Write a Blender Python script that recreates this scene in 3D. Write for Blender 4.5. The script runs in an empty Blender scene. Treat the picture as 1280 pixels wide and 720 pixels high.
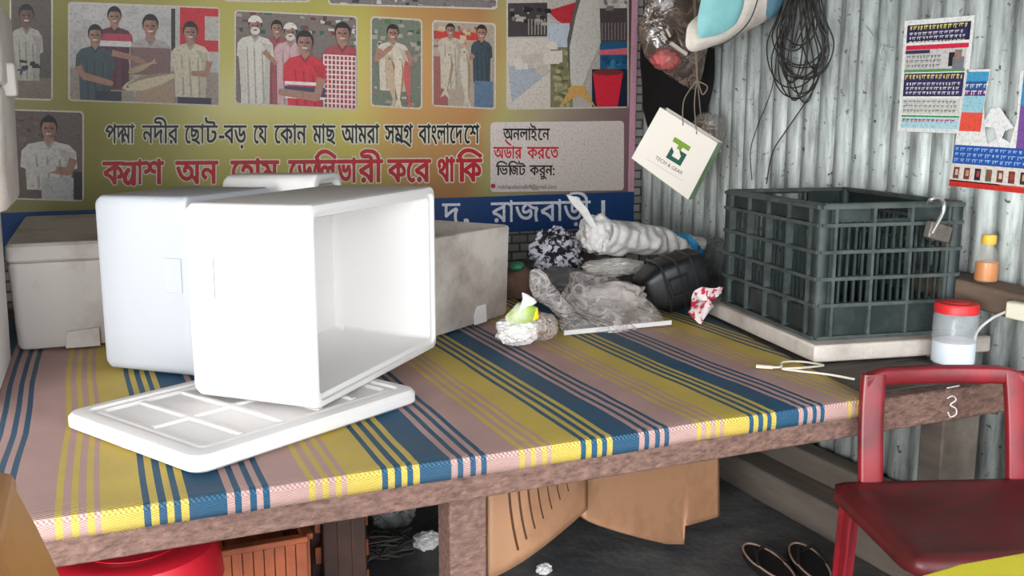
import bpy, bmesh, math, random
import numpy as np
from mathutils import Vector, Matrix, noise
SC = bpy.context.scene
COL = SC.collection
V = Vector
PI = math.pi
def nvec(p): return V((noise.noise(p), noise.noise(p + V((31.7, 5.1, 9.3))), noise.noise(p + V((7.9, 51.3, 23.1)))))*1.0

# ------------------------------------------------------------------ camera
FPX, EYE = 1200.0, 1.1
PITCH = math.atan(210 / FPX)
YAW = math.atan(525 / (FPX / math.cos(PITCH)))
cd = bpy.data.cameras.new('camera'); cam = bpy.data.objects.new('camera', cd); COL.objects.link(cam)
cd.sensor_width = 36; cd.lens = FPX * 36 / 1280; cd.clip_start = .02
cam.location = (0, 0, EYE); cam.rotation_euler = (PI/2 - PITCH, 0, -YAW)
SC.camera = cam
# ------------------------------------------------------------------ light
SC.view_settings.view_transform = 'Standard'; SC.view_settings.look = 'None'
SC.view_settings.gamma = 1; SC.view_settings.use_curve_mapping = False
SC.view_settings.exposure = 0.12
w = bpy.data.worlds.new('sky'); SC.world = w; w.use_nodes = True
bg = w.node_tree.nodes['Background']; bg.inputs[0].default_value = (.9, .95, 1, 1); bg.inputs[1].default_value = 5.2
def area(name, loc, aim, sx, sy, power, col=(1, 1, 1)):
    l = bpy.data.lights.new(name, 'AREA'); l.shape = 'RECTANGLE'; l.size = sx; l.size_y = sy; l.energy = power; l.color = col
    o = bpy.data.objects.new(name, l); COL.objects.link(o); o.location = loc
    o.rotation_euler = (V(aim) - V(loc)).to_track_quat('-Z', 'Y').to_euler(); return o
area('daylight_front', (-1.85, -.75, .78), (.7, 2.1, .66), 1.6, 1.1, 96, (1, .99, .975))

# ------------------------------------------------------------------ measuring helpers: where a sight line meets a plane of the room
_fw = V((math.sin(YAW)*math.cos(PITCH), math.cos(YAW)*math.cos(PITCH), -math.sin(PITCH)))
_rt = V((math.cos(YAW), -math.sin(YAW), 0)); _up = _rt.cross(_fw)
def _ray(x, y): return _fw + _rt*((x-640)/FPX) - _up*((y-360)/FPX)
def aty(x, y, Y): d = _ray(x, y); return V((0, 0, EYE)) + d*(Y/d.y)
def atz(x, y, z): d = _ray(x, y); return V((0, 0, EYE)) + d*((z-EYE)/d.z)
def atx(x, y, X): d = _ray(x, y); return V((0, 0, EYE)) + d*(X/d.x)

# ------------------------------------------------------------------ materials
def lin(c):
    if isinstance(c, str): c = tuple(int(c[i:i+2], 16) for i in (0, 2, 4))
    return tuple(((x/255)/12.92 if x/255 <= .04045 else ((x/255+.055)/1.055)**2.4) for x in c) + (1,)
MATS = {}
def mat(name, c, rough=.6, dirt=None, dscale=6, damt=.5, bump=0, bscale=60, metal=0, spec=.4, stretch=None, trans=0, hard=False):
    if name in MATS: return MATS[name]
    m = bpy.data.materials.new(name); m.use_nodes = True; nt = m.node_tree; N = nt.nodes; L = nt.links
    b = N['Principled BSDF']; b.inputs['Base Color'].default_value = lin(c); b.inputs['Roughness'].default_value = rough
    b.inputs['Metallic'].default_value = metal; b.inputs['Specular IOR Level'].default_value = spec
    b.inputs['Transmission Weight'].default_value = trans
    if dirt or bump:
        tc = N.new('ShaderNodeTexCoord'); mp = N.new('ShaderNodeMapping'); L.new(tc.outputs['Object'], mp.inputs[0])
        if stretch: mp.inputs['Scale'].default_value = stretch
    if dirt:
        n = N.new('ShaderNodeTexNoise'); n.inputs['Scale'].default_value = dscale; n.inputs['Detail'].default_value = 7; n.inputs['Roughness'].default_value = .65
        L.new(mp.outputs[0], n.inputs[0])
        r = N.new('ShaderNodeMapRange'); r.inputs[1].default_value = .62 - .4*damt; r.inputs[2].default_value = .72; L.new(n.outputs[0], r.inputs[0])
        if hard: r.inputs[1].default_value = .62-.2*damt; r.inputs[2].default_value = .65-.2*damt
        mx = N.new('ShaderNodeMix'); mx.data_type = 'RGBA'; mx.inputs[6].default_value = lin(c); mx.inputs[7].default_value = lin(dirt)
        L.new(r.outputs[0], mx.inputs[0]); L.new(mx.outputs[2], b.inputs['Base Color'])
    if bump:
        n2 = N.new('ShaderNodeTexNoise'); n2.inputs['Scale'].default_value = bscale; n2.inputs['Detail'].default_value = 4; L.new(mp.outputs[0], n2.inputs[0])
        bp = N.new('ShaderNodeBump'); bp.inputs['Strength'].default_value = bump; bp.inputs['Distance'].default_value = .01
        L.new(n2.outputs[0], bp.inputs['Height']); L.new(bp.outputs[0], b.inputs['Normal'])
    MATS[name] = m; return m
def ink(c):
    d = tuple(int(v*.8) for v in c)
    return mat('print_' + '%02x%02x%02x' % c, c, .45, dirt=d, dscale=110, damt=.35, spec=.3)
def film(name, c, alpha, bump=.8, bscale=18, rough=.1):
    m = bpy.data.materials.new(name); m.use_nodes = True; N = m.node_tree.nodes; L = m.node_tree.links
    b = N['Principled BSDF']; b.inputs['Base Color'].default_value = lin(c); b.inputs['Roughness'].default_value = rough
    b.inputs['Specular IOR Level'].default_value = .9
    tc = N.new('ShaderNodeTexCoord'); n = N.new('ShaderNodeTexNoise'); n.inputs['Scale'].default_value = bscale; n.inputs['Detail'].default_value = 3; n.inputs['Distortion'].default_value = 1.2
    L.new(tc.outputs['Object'], n.inputs[0])
    def mth(op, a, v):
        q = N.new('ShaderNodeMath'); q.operation = op; L.new(a, q.inputs[0])
        if v is not None: q.inputs[1].default_value = v
        return q.outputs[0]
    rd = mth('ABSOLUTE', mth('SUBTRACT', n.outputs[0], .5), None)      # creases run where the noise crosses its middle
    r = N.new('ShaderNodeMapRange'); r.inputs[1].default_value = 0; r.inputs[2].default_value = .07
    r.inputs[3].default_value = min(1, alpha*2.2); r.inputs[4].default_value = alpha*.75; L.new(rd, r.inputs[0]); L.new(r.outputs[0], b.inputs['Alpha'])
    bp = N.new('ShaderNodeBump'); bp.inputs['Strength'].default_value = bump; bp.inputs['Distance'].default_value = .03; L.new(rd, bp.inputs['Height']); L.new(bp.outputs[0], b.inputs['Normal'])
    MATS[name] = m; return m
def ramp_node(nt, stops, interp='CONSTANT'):
    r = nt.nodes.new('ShaderNodeValToRGB'); cr = r.color_ramp; cr.interpolation = interp
    cr.elements[0].position = stops[0][0]; cr.elements[0].color = lin(stops[0][1])
    cr.elements[1].position = stops[-1][0]; cr.elements[1].color = lin(stops[-1][1])
    for p, c in stops[1:-1]:
        e = cr.elements.new(p); e.color = lin(c)
    return r

# ------------------------------------------------------------------ mesh builder
class MB:
    def __init__(s): s.v = []; s.f = []; s.m = []
    def add(s, vs, fs, mi=0):
        o = len(s.v); s.v += [V(p) for p in vs]; s.f += [tuple(i+o for i in f) for f in fs]; s.m += [mi]*len(fs); return s
    def box(s, c, d, R=None, mi=0):
        hx, hy, hz = d[0]/2, d[1]/2, d[2]/2
        vs = [V((x, y, z)) for x in (-hx, hx) for y in (-hy, hy) for z in (-hz, hz)]
        if R: vs = [R @ p for p in vs]
        return s.add([p + V(c) for p in vs], [(0, 1, 3, 2), (4, 6, 7, 5), (0, 4, 5, 1), (2, 3, 7, 6), (0, 2, 6, 4), (1, 5, 7, 3)], mi)
    def bar(s, a, b, wd, hg, up=(0, 0, 1), mi=0):
        a, b = V(a), V(b); d = (b-a).normalized(); x = d.cross(V(up)).normalized(); y = x.cross(d)
        vs = []
        for p in (a, b):
            for i, j in ((-1, -1), (1, -1), (1, 1), (-1, 1)): vs.append(p + x*(i*wd/2) + y*(j*hg/2))
        return s.add(vs, [(3, 2, 1, 0), (4, 5, 6, 7), (0, 1, 5, 4), (1, 2, 6, 5), (2, 3, 7, 6), (3, 0, 4, 7)], mi)
    def tube(s, path, r, n=8, closed=False, mi=0):
        P = [V(p) for p in path]; k = len(P); vs = []
        prev = None
        for i in range(k):
            if closed: t = P[(i+1) % k] - P[i-1]
            else: t = P[min(i+1, k-1)] - P[max(i-1, 0)]
            t.normalize()
            if prev is None: a = t.orthogonal().normalized()
            else: a = (prev - t*prev.dot(t)).normalized()
            prev = a; b = t.cross(a); rr = r[i] if isinstance(r, (list, tuple)) else r
            for j in range(n):
                q = 2*PI*j/n; vs.append(P[i] + a*(math.cos(q)*rr) + b*(math.sin(q)*rr))
        fs = []
        for i in range(k if closed else k-1):
            for j in range(n):
                i2 = (i+1) % k; fs.append((i*n+j, i*n+(j+1) % n, i2*n+(j+1) % n, i2*n+j))
        if not closed: fs += [tuple(range(n-1, -1, -1)), tuple((k-1)*n+j for j in range(n))]
        return s.add(vs, fs, mi)
    def lathe(s, prof, c, n=24, mi=0, sx=1, sy=1):
        c = V(c); vs = []; fs = []; k = len(prof)
        for r, z in prof:
            for j in range(n): vs.append(c + V((math.cos(2*PI*j/n)*r*sx, math.sin(2*PI*j/n)*r*sy, z)))
        for i in range(k-1):
            for j in range(n): fs.append((i*n+j, i*n+(j+1) % n, (i+1)*n+(j+1) % n, (i+1)*n+j))
        fs += [tuple(range(n-1, -1, -1)), tuple((k-1)*n+j for j in range(n))]
        return s.add(vs, fs, mi)
    def prism(s, out, vec, mi=0):
        n = len(out); vec = V(vec); vs = [V(p) for p in out] + [V(p)+vec for p in out]
        fs = [tuple(range(n)), tuple(range(2*n-1, n-1, -1))] + [(i+n, (i+1) % n + n, (i+1) % n, i) for i in range(n)]
        return s.add(vs, fs, mi)
    def grid(s, fn, nu, nv, mi=0):
        vs = [fn(i/nu, j/nv) for i in range(nu+1) for j in range(nv+1)]
        return s.add(vs, [(i*(nv+1)+j, (i+1)*(nv+1)+j, (i+1)*(nv+1)+j+1, i*(nv+1)+j+1) for i in range(nu) for j in range(nv)], mi)
    def pillow(s, out, nrm, th, rings=6, amp=0, freq=8, seed=0, dens=40, mi=0, pw=.5, flat=None):
        out = [V(p) for p in out]; per = []
        L = sum((out[i]-out[i-1]).length for i in range(len(out)))
        for i in range(len(out)):
            a, b = out[i], out[(i+1) % len(out)]; k = max(1, round(dens*(b-a).length/L))
            per += [a.lerp(b, t/k) for t in range(k)]
        # round the corners a little
        n = len(per); per = [(per[i-1] + per[i]*2 + per[(i+1) % n])/4 for i in range(n)]
        c = sum(per, V((0, 0, 0)))/n; nrm = V(nrm).normalized(); vs = []; fs = []
        def pt(p, h, side):
            q = p + nrm*(h*side)
            if amp: q = q + nvec(q*freq + V((seed, seed*2.3, 0)))*amp
            if flat is not None and q.z < flat: q.z = flat + (flat-q.z)*.05
            return q
        idx = []
        for side in (1, -1):
            for k in range(rings):
                sc = 1 - k/rings
                if k == 0 and side == -1: idx.append(idx[0]); continue
                h = th*(1-sc*sc)**pw; st = len(vs)
                vs += [pt(c + (p-c)*sc, h, side) for p in per]; idx.append(st)
            vs.append(pt(c, th, side)); idx.append(len(vs)-1)
        for sd in (0, 1):
            I = idx[sd*(rings+1):(sd+1)*(rings+1)]
            for k in range(rings-1):
                for j in range(n):
                    q = (I[k]+j, I[k]+(j+1) % n, I[k+1]+(j+1) % n, I[k+1]+j); fs.append(q if sd == 0 else q[::-1])
            for j in range(n):
                q = (I[-2]+j, I[-2]+(j+1) % n, I[-1]); fs.append(q if sd == 0 else q[::-1])
        return s.add(vs, fs, mi)
    def blob(s, c, r, seed=0, amp=.3, freq=3, sub=4, flat=None, mi=0, ridged=True):
        bm = bmesh.new(); bmesh.ops.create_icosphere(bm, subdivisions=sub, radius=1); c = V(c); vs = []
        for v in bm.verts:
            p = v.co.copy(); q = p*freq + V((seed*7.1, seed*3.3, seed))
            d = noise.noise(q)*.6 + (1-abs(noise.noise(q*2.1))*2)*.3 + (1-abs(noise.noise(q*4.3))*2)*.18 if ridged else noise.noise(q)
            p = p*(1 + amp*d); p = V((p.x*r[0], p.y*r[1], p.z*r[2])) + c
            if flat is not None and p.z < flat: p.z = flat + .002*noise.noise(q*5)
            vs.append(p)
        fs = [tuple(v.index for v in f.verts) for f in bm.faces]; bm.free()
        return s.add(vs, fs, mi)
    def build(s, name, mats, parent=None, smooth=True, bevel=0, bseg=2, ang=40, solid=0, sub=0, loc=None):
        if not isinstance(mats, (list, tuple)): mats = [mats]
        if parent is not None:
            q = parent; o0 = V((0, 0, 0))
            while q is not None: o0 = o0 + q.location; q = q.parent
        else:
            if loc is None:
                zs = [p.z for p in s.v]; xs = [p.x for p in s.v]; ys = [p.y for p in s.v]
                loc = ((min(xs)+max(xs))/2, (min(ys)+max(ys))/2, min(zs))
            o0 = V(loc)
        me = bpy.data.meshes.new(name); me.from_pydata([tuple(p-o0) for p in s.v], [], s.f)
        for m in mats: me.materials.append(m)
        if len(mats) > 1: me.polygons.foreach_set('material_index', s.m)
        bm = bmesh.new(); bm.from_mesh(me); bmesh.ops.recalc_face_normals(bm, faces=bm.faces); bm.to_mesh(me); bm.free()
        o = bpy.data.objects.new(name, me); COL.objects.link(o)
        if parent is not None: o.parent = parent
        else: o.location = o0
        if smooth:
            me.polygons.foreach_set('use_smooth', [True]*len(me.polygons))
            me.set_sharp_from_angle(angle=math.radians(ang))
        if solid: md = o.modifiers.new('s', 'SOLIDIFY'); md.thickness = solid; md.offset = 0
        if bevel: md = o.modifiers.new('b', 'BEVEL'); md.width = bevel; md.segments = bseg; md.limit_method = 'ANGLE'; md.angle_limit = math.radians(35)
        if sub: md = o.modifiers.new('u', 'SUBSURF'); md.levels = md.render_levels = sub
        return o
def tag(o, label, cat, group=None):
    o['label'] = label; o['category'] = cat
    if group: o['group'] = group
    return o
def thing(name, label, cat, loc, group=None):
    o = bpy.data.objects.new(name, None); COL.objects.link(o); o.location = loc; o.empty_display_size = .05
    return tag(o, label, cat, group)
def struct(o): o['kind'] = 'structure'; return o
def stuff(o): o['kind'] = 'stuff'; return o
def smoothpath(pts, k=8, closed=False):
    P = [V(p) for p in pts]; n = len(P); out = []
    for i in range(n if closed else n-1):
        if closed: a, b, c, d = P[i-1], P[i], P[(i+1) % n], P[(i+2) % n]
        else: a, b, c, d = P[max(i-1, 0)], P[i], P[i+1], P[min(i+2, n-1)]
        for t in range(k):
            t /= k; out.append(.5*((2*b) + (c-a)*t + (2*a-5*b+4*c-d)*t*t + (3*b-a-3*c+d)*t**3))
    if not closed: out.append(P[-1])
    return out

# ------------------------------------------------------------------ key planes
FZ = -.15            # floor
TZ = .5              # top of the mat
WX, WY = 2.16, 3.6   # tin wall on the right, wall behind the banner
CEIL = 2.05

# ------------------------------------------------------------------ the setting
concrete = mat('dark_concrete', (74, 74, 76), .75, dirt=(118, 116, 112), dscale=5, damt=.55, bump=.5, bscale=25)
struct(MB().box((.3, .9, FZ-.03), (4.4, 6.2, .06)).build('floor', concrete, smooth=False))
struct(MB().box((.3, 1.6, CEIL+.02), (4.4, 4.4, .04)).build('ceiling', mat('rusty_roof', (70, 58, 50), .9, dirt=(46, 36, 30), dscale=4), smooth=False))
brick = bpy.data.materials.new('grey_block_wall'); brick.use_nodes = True
_n = brick.node_tree; bt = _n.nodes.new('ShaderNodeTexBrick'); tcn = _n.nodes.new('ShaderNodeTexCoord'); mpn = _n.nodes.new('ShaderNodeMapping')
mpn.inputs['Rotation'].default_value = (PI/2, 0, 0); _n.links.new(tcn.outputs['Object'], mpn.inputs[0]); _n.links.new(mpn.outputs[0], bt.inputs[0])
bt.inputs['Color1'].default_value = lin((150, 147, 142)); bt.inputs['Color2'].default_value = lin((112, 110, 106)); bt.inputs['Mortar'].default_value = lin((70, 68, 66))
bt.inputs['Scale'].default_value = 7; bt.inputs['Mortar Size'].default_value = .03
_n.links.new(bt.outputs[0], _n.nodes['Principled BSDF'].inputs['Base Color']); _n.nodes['Principled BSDF'].inputs['Roughness'].default_value = .9
struct(MB().box((.3, WY+.04, (CEIL+FZ)/2), (4.4, .08, CEIL-FZ)).build('wall_back', brick, smooth=False))
struct(MB().box((-1.7, 2.35, (CEIL+FZ)/2), (.06, 2.5, CEIL-FZ)).build('wall_left', mat('left_wall_plaster', (150, 145, 138), .9, dirt=(100, 95, 90)), smooth=False))

# corrugated tin
tin = bpy.data.materials.new('galvanised_tin'); tin.use_nodes = True
_n = tin.node_tree; N = _n.nodes; L = _n.links; b = N['Principled BSDF']; b.inputs['Roughness'].default_value = .55; b.inputs['Metallic'].default_value = .25
tcn = N.new('ShaderNodeTexCoord'); mpn = N.new('ShaderNodeMapping'); mpn.inputs['Scale'].default_value = (1, 6, .7); L.new(tcn.outputs['Object'], mpn.inputs[0])
n1 = N.new('ShaderNodeTexNoise'); n1.inputs['Scale'].default_value = 5; n1.inputs['Detail'].default_value = 8; n1.inputs['Roughness'].default_value = .7; L.new(mpn.outputs[0], n1.inputs[0])
r1 = ramp_node(_n, [(.3, (96, 100, 97)), (.5, (172, 178, 174)), (.7, (210, 215, 210))], 'LINEAR'); L.new(n1.outputs[0], r1.inputs[0])
n2 = N.new('ShaderNodeTexNoise'); n2.inputs['Scale'].default_value = 55; n2.inputs['Detail'].default_value = 3; L.new(tcn.outputs['Object'], n2.inputs[0])
mr = N.new('ShaderNodeMapRange'); mr.inputs[1].default_value = .64; mr.inputs[2].default_value = .74; L.new(n2.outputs[0], mr.inputs[0])
mx = N.new('ShaderNodeMix'); mx.data_type = 'RGBA'; mx.inputs[7].default_value = lin((70, 68, 64)); L.new(mr.outputs[0], mx.inputs[0]); L.new(r1.outputs[0], mx.inputs[6]); L.new(mx.outputs[2], b.inputs['Base Color'])
CP = .078            # corrugation pitch
def tin_fn(u, v):
    y = -1.2 + u*(WY+1.2); ph = 2*PI*y/CP; s = math.sin(ph)
    return V((WX + .007*s + .014*math.exp(-((((y/CP) % 1) - .25)/.085)**2) - .004, y, FZ + v*(CEIL-FZ)))
struct(MB().grid(tin_fn, 61*20, 1).build('wall_right', tin, solid=.002, ang=80))
woodold = mat('weathered_wood', (122, 112, 102), .85, dirt=(72, 62, 54), dscale=7, damt=.8, bump=.6, bscale=30, stretch=(1, .15, 1))
struct(MB().box((2.03, 2.2, FZ+.055), (.16, 2.7, .11)).box((2.09, 2.2, FZ+.15), (.08, 2.7, .08)).build('trim_1', woodold, bevel=.008))
# wall beam (carries the little bottle)
tag(MB().bar((2.09, 1.95, .668), (2.09, .5, .585), .1, .065).build('wall_beam', mat('beam_wood', (118, 98, 82), .85, dirt=(70, 58, 48), dscale=8, damt=.8, bump=.6, stretch=(1, .2, 1)), bevel=.006),
    'rough brown wooden beam running along the tin wall behind the jar', 'beam')

# ------------------------------------------------------------------ table (low wooden bed-like platform)
wood = mat('speckled_table_wood', (140, 108, 96), .75, dirt=(78, 56, 48), dscale=95, damt=.85, bump=.7, bscale=120, stretch=(.5, 1, 1))
TX0, TX1, TY0, TY1 = -.62, 1.97, 1.565, 3.5
tb = thing('wooden_table', 'long low brown wooden table standing under the striped mat', 'table', ((TX0+TX1)/2, 2.5, FZ))
m = MB()
for k in range(9):
    y0 = TY0+.045 + k*(TY1-TY0-.05)/9; m.box(((TX0+TX1)/2, y0+.1, TZ-.019), (TX1-TX0, .203, .019))
m.build('tabletop', mat('grey_planks', (122, 114, 106), .85, dirt=(70, 64, 58), dscale=9, damt=.8, bump=.5, stretch=(.2, 1, 1)), tb, bevel=.002)
MB().box(((TX0+TX1)/2, TY0+.022, .4505), (TX1-TX0, .044, .078)).build('front_rail', wood, tb, bevel=.004)
MB().box(((TX0+TX1)/2, TY1-.02, .453), (TX1-TX0, .044, .06)).build('back_rail', wood, tb, bevel=.004)
for x in (TX0+.02, TX1-.02): MB().box((x, (TY0+TY1)/2, .453), (.04, TY1-TY0-.09, .06)).build('side_rail', wood, tb, bevel=.004)
legx = aty(588, 660, TY0+.03).x
for x, y in ((legx, TY0+.075), (1.885, TY0+.09), (TX0+.05, TY0+.075), (legx, TY1-.08), (TX1-.06, TY1-.08), (TX0+.05, TY1-.08)):
    d = .075 if x < 1.8 or y > 3 else .12
    MB().box((x, y, (FZ+.455)/2), (d, .07, .455-FZ)).build('leg', wood if x < 1.8 else woodold, tb, bevel=.004)
# chalk-white 3 painted on the right end of the rail
P3 = [aty(x, y, TY0-.0015) for x, y in smoothpath([(1184, 497, 0), (1191, 494, 0), (1195, 499, 0), (1189, 505, 0), (1195, 511, 0), (1195, 518, 0), (1188, 520, 0), (1185, 514, 0)], 5) for (x, y) in [(x, y)]] if False else \
     [aty(p.x, p.y, TY0-.0015) for p in smoothpath([(1184, 498, 0), (1191, 495, 0), (1195, 500, 0), (1188, 506, 0), (1195, 511, 0), (1195, 518, 0), (1188, 521, 0), (1185, 515, 0)], 5)]
o3 = MB().tube(P3, .0016, 6).tube([aty(1184, 485, TY0-.0015), aty(1199, 482, TY0-.0015)], .0016, 6).build('chalk_mark', ink((225, 222, 215)), tb); o3['label'] = 'white painted number 3'

# ------------------------------------------------------------------ striped mat
Yc, Bc, Pc = (216, 188, 88), (38, 88, 118), (198, 160, 152)
st = [(430, Yc), (473, Bc), (480, Yc), (488.5, Bc), (496.5, Yc), (504, Bc), (511, Yc), (519, Bc), (558, Pc), (565.5, Bc), (573, Pc), (581, Bc), (588.5, Pc), (595, Bc),
      (602, Pc), (642, Yc), (649, Pc), (655.6, Yc), (662.5, Pc), (669.5, Yc), (676, Pc)]
xs = [aty(p, 615 - (p-430)*.1508, 1.58).x for p, _ in st]; X0 = xs[0]; PER = aty(682, 577, 1.58).x - X0
mm = bpy.data.materials.new('striped_woven_plastic'); mm.use_nodes = True; _n = mm.node_tree; N = _n.nodes; L = _n.links; b = N['Principled BSDF']
b.inputs['Roughness'].default_value = .5; b.inputs['Specular IOR Level'].default_value = .3
tcn = N.new('ShaderNodeTexCoord'); sx = N.new('ShaderNodeSeparateXYZ'); L.new(tcn.outputs['UV'], sx.inputs[0])
r1 = ramp_node(_n, [((x-X0)/PER, c) for x, (_, c) in zip(xs, st)]); L.new(sx.outputs[0], r1.inputs[0])
fr = N.new('ShaderNodeMath'); fr.operation = 'FRACT'; L.new(sx.outputs[0], fr.inputs[0]); L.new(fr.outputs[0], r1.inputs[0])
def wave(src, scale):
    m1 = N.new('ShaderNodeMath'); m1.operation = 'MULTIPLY'; m1.inputs[1].default_value = scale; L.new(src, m1.inputs[0])
    m2 = N.new('ShaderNodeMath'); m2.operation = 'SINE'; L.new(m1.outputs[0], m2.inputs[0]); return m2.outputs[0]
wv = N.new('ShaderNodeMath'); wv.operation = 'MULTIPLY'; L.new(wave(sx.outputs[0], 2*PI*48), wv.inputs[0]); L.new(wave(sx.outputs[1], 2*PI*95), wv.inputs[1])
dn = N.new('ShaderNodeTexNoise'); dn.inputs['Scale'].default_value = 5; dn.inputs['Detail'].default_value = 8; L.new(tcn.outputs['Object'], dn.inputs[0])
dm = N.new('ShaderNodeMapRange'); dm.inputs[1].default_value = .35; dm.inputs[2].default_value = .8; dm.inputs[4].default_value = .28; L.new(dn.outputs[0], dm.inputs[0])
mx = N.new('ShaderNodeMix'); mx.data_type = 'RGBA'; mx.inputs[7].default_value = lin((108, 92, 86)); L.new(dm.outputs[0], mx.inputs[0]); L.new(r1.outputs[0], mx.inputs[6])
wr = N.new('ShaderNodeMapRange'); wr.inputs[1].default_value = -1; wr.inputs[2].default_value = 1; wr.inputs[3].default_value = .68; wr.inputs[4].default_value = 1.2; L.new(wv.outputs[0], wr.inputs[0])
ml = N.new('ShaderNodeMix'); ml.data_type = 'RGBA'; ml.blend_type = 'MULTIPLY'; ml.inputs[0].default_value = 1; L.new(mx.outputs[2], ml.inputs[6]); L.new(wr.outputs[0], ml.inputs[7]); L.new(ml.outputs[2], b.inputs['Base Color'])
bp = N.new('ShaderNodeBump'); bp.inputs['Strength'].default_value = .5; bp.inputs['Distance'].default_value = .003; L.new(wv.outputs[0], bp.inputs['Height']); L.new(bp.outputs[0], b.inputs['Normal'])
MX0, MX1 = -.6, 1.53
prof = [(TY0-.009, .461), (TY0-.011, .475), (TY0-.0105, .489), (TY0-.006, .497), (TY0+.004, .4992), (TY0+.02, .4995)] + [(TY0+.02+(2.0-TY0)*k/24, TZ) for k in range(1, 25)] + [(2.0+1.25*k/6, TZ) for k in range(1, 7)]
def mat_pt(i, j, nx):
    u = i/nx; y, z = prof[j]; x1 = MX1 + max(0, y-TY0)*.21; x = MX0 + (x1-MX0)*u
    z += .0025*noise.noise(V((x*5, y*4, 0))) + (.002*noise.noise(V((x*16, y*9, 4))) if j > 5 else 0)
    if j > 4: z = min(TZ, max(z - .0012, TZ-.0035))
    yy = y + (.0025*noise.noise(V((x*6, 1, 0))) if j < 5 else 0)
    return V((x, yy, z)), x, y
NXm = 90; md = MB(); uv = []
for i in range(NXm+1):
    for j in range(len(prof)):
        p, x, y = mat_pt(i, j, NXm); md.v.append(p); uv.append(((x - X0 + .012*noise.noise(V((y*2.2, x*.7, 3)))*min(1, max(0, y-TY0)*2))/PER, (y + (TZ-p.z if j < 5 else 0))/PER))
n_ = len(prof)
for i in range(NXm):
    for j in range(n_-1): md.f.append((i*n_+j, (i+1)*n_+j, (i+1)*n_+j+1, i*n_+j+1)); md.m.append(0)
MATOFF = -1
mo = md.build('striped_mat', mm, loc=((MX0+MX1)/2, 2.4, TZ))
lay = mo.data.uv_layers.new(name='uv')
for lp in mo.data.loops: lay.data[lp.index].uv = uv[lp.vertex_index]
if sum(p.normal.z for p in mo.data.polygons) < 0: MATOFF = 1
sm = mo.modifiers.new('s', 'SOLIDIFY'); sm.thickness = .003; sm.offset = MATOFF
tag(mo, 'yellow, pink and blue striped woven plastic mat spread over the wooden table', 'mat')

# ------------------------------------------------------------------ foam boxes
foam = mat('white_foam', (228, 224, 221), .55, bump=.08, bscale=220, spec=.3)
foam2 = mat('shaded_white_foam', (188, 191, 196), .6, bump=.08, bscale=200, spec=.3)  # the same white foam, weaker light on the second box put into its colour
foamold = mat('grubby_foam', (214, 206, 198), .7, dirt=(176, 160, 148), dscale=5, damt=.35, bump=.1, bscale=200)
foamrough = mat('dirty_foam', (206, 196, 186), .8, dirt=(150, 136, 124), dscale=6, damt=.5, bump=.25, bscale=120)
def rrect(x0, x1, y0, y1, r, k=5):
    out = []
    for cx, cy, a in ((x1-r, y1-r, 0), (x0+r, y1-r, 90), (x0+r, y0+r, 180), (x1-r, y0+r, 270)):
        for t in range(k+1): q = math.radians(a+90*t/k); out.append((cx+r*math.cos(q), cy+r*math.sin(q)))
    return out
def foam_shell(M, Lx, Wy, D, t=.028, r=.022, draft=.97, lip=True):
    """open box: opening at local z = D, bottom at z = 0; M places it"""
    mb = MB()
    loops = []
    def loop(inset, z, sc=1): return [(x*sc, y*sc, z) for x, y in rrect(-Lx/2+inset, Lx/2-inset, -Wy/2+inset, Wy/2-inset, max(.006, r-inset*.3))]
    e = .010
    loops = [loop(.02, 0, draft), loop(.006, .004, draft), loop(0, .016, draft), loop(0, D-.03, .995), loop(0, D-e), loop(.003, D-.003), loop(e, D)]
    if lip: loops += [loop(t*.55, D), loop(t*.6, D-.008), loop(t*.95, D-.009)]
    loops += [loop(t, D-.012), loop(t, t+.02, draft), loop(t+.012, t, draft)]
    n = len(loops[0]); vs = [M @ V(p) for lp in loops for p in lp]; fs = [tuple(range(n-1, -1, -1))]
    for i in range(len(loops)-1):
        for j in range(n): fs.append((i*n+j, i*n+(j+1) % n, (i+1)*n+(j+1) % n, (i+1)*n+j))
    fs.append(tuple((len(loops)-1)*n+j for j in range(n)))
    return mb.add(vs, fs)
def frame(o, ex, ez):
    ex = V(ex).normalized(); ez = V(ez).normalized(); ey = ez.cross(ex)
    return Matrix(((ex.x, ey.x, ez.x, o[0]), (ex.y, ey.y, ez.y, o[1]), (ex.z, ey.z, ez.z, o[2]), (0, 0, 0, 1)))

# foam lid lying on the mat
LF, LR, LL = V((.121, 1.634, TZ)), V((.609, 1.905, TZ)), V((-.077, 2.03, TZ))
ex = (LR-LF); ex.z = 0; lx = ex.length; ex.normalize(); ey = V((-ex.y, ex.x, 0)); ly = .445
Mlid = frame(LF + ex*lx/2 + ey*ly/2, ex, (0, 0, 1))
lid = thing('foam_lid', 'white foam box lid lying on the mat under the tall box', 'lid', tuple(LF + ex*lx/2 + ey*ly/2))
mb = MB(); loops = []
for ins, z in ((.008, .002), (0, .008), (0, .026), (.006, .034), (.014, .036), (.03, .036), (.034, .031), (.042, .031), (.046, .034), (.052, .034), (.058, .0285)):
    loops.append([(x, y, z) for x, y in rrect(-lx/2+ins, lx/2-ins, -ly/2+ins, ly/2-ins, max(.012, .032-ins*.4))])
n = len(loops[0]); vs = [Mlid @ V(p) for lp in loops for p in lp]; fs = [tuple(range(n-1, -1, -1))]
for i in range(len(loops)-1):
    for j in range(n): fs.append((i*n+j, i*n+(j+1) % n, (i+1)*n+(j+1) % n, (i+1)*n+j))
fs.append(tuple((len(loops)-1)*n+j for j in range(n)))
mb.add(vs, fs).build('lid_slab', foam, lid, ang=30)
ribs = MB(); Rl = Mlid.to_3x3()
for k in (-.25, -.08, .09, .25): ribs.box(Mlid @ V((k*lx, 0, .03)), (.012, ly-.118, .008), Rl)
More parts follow.
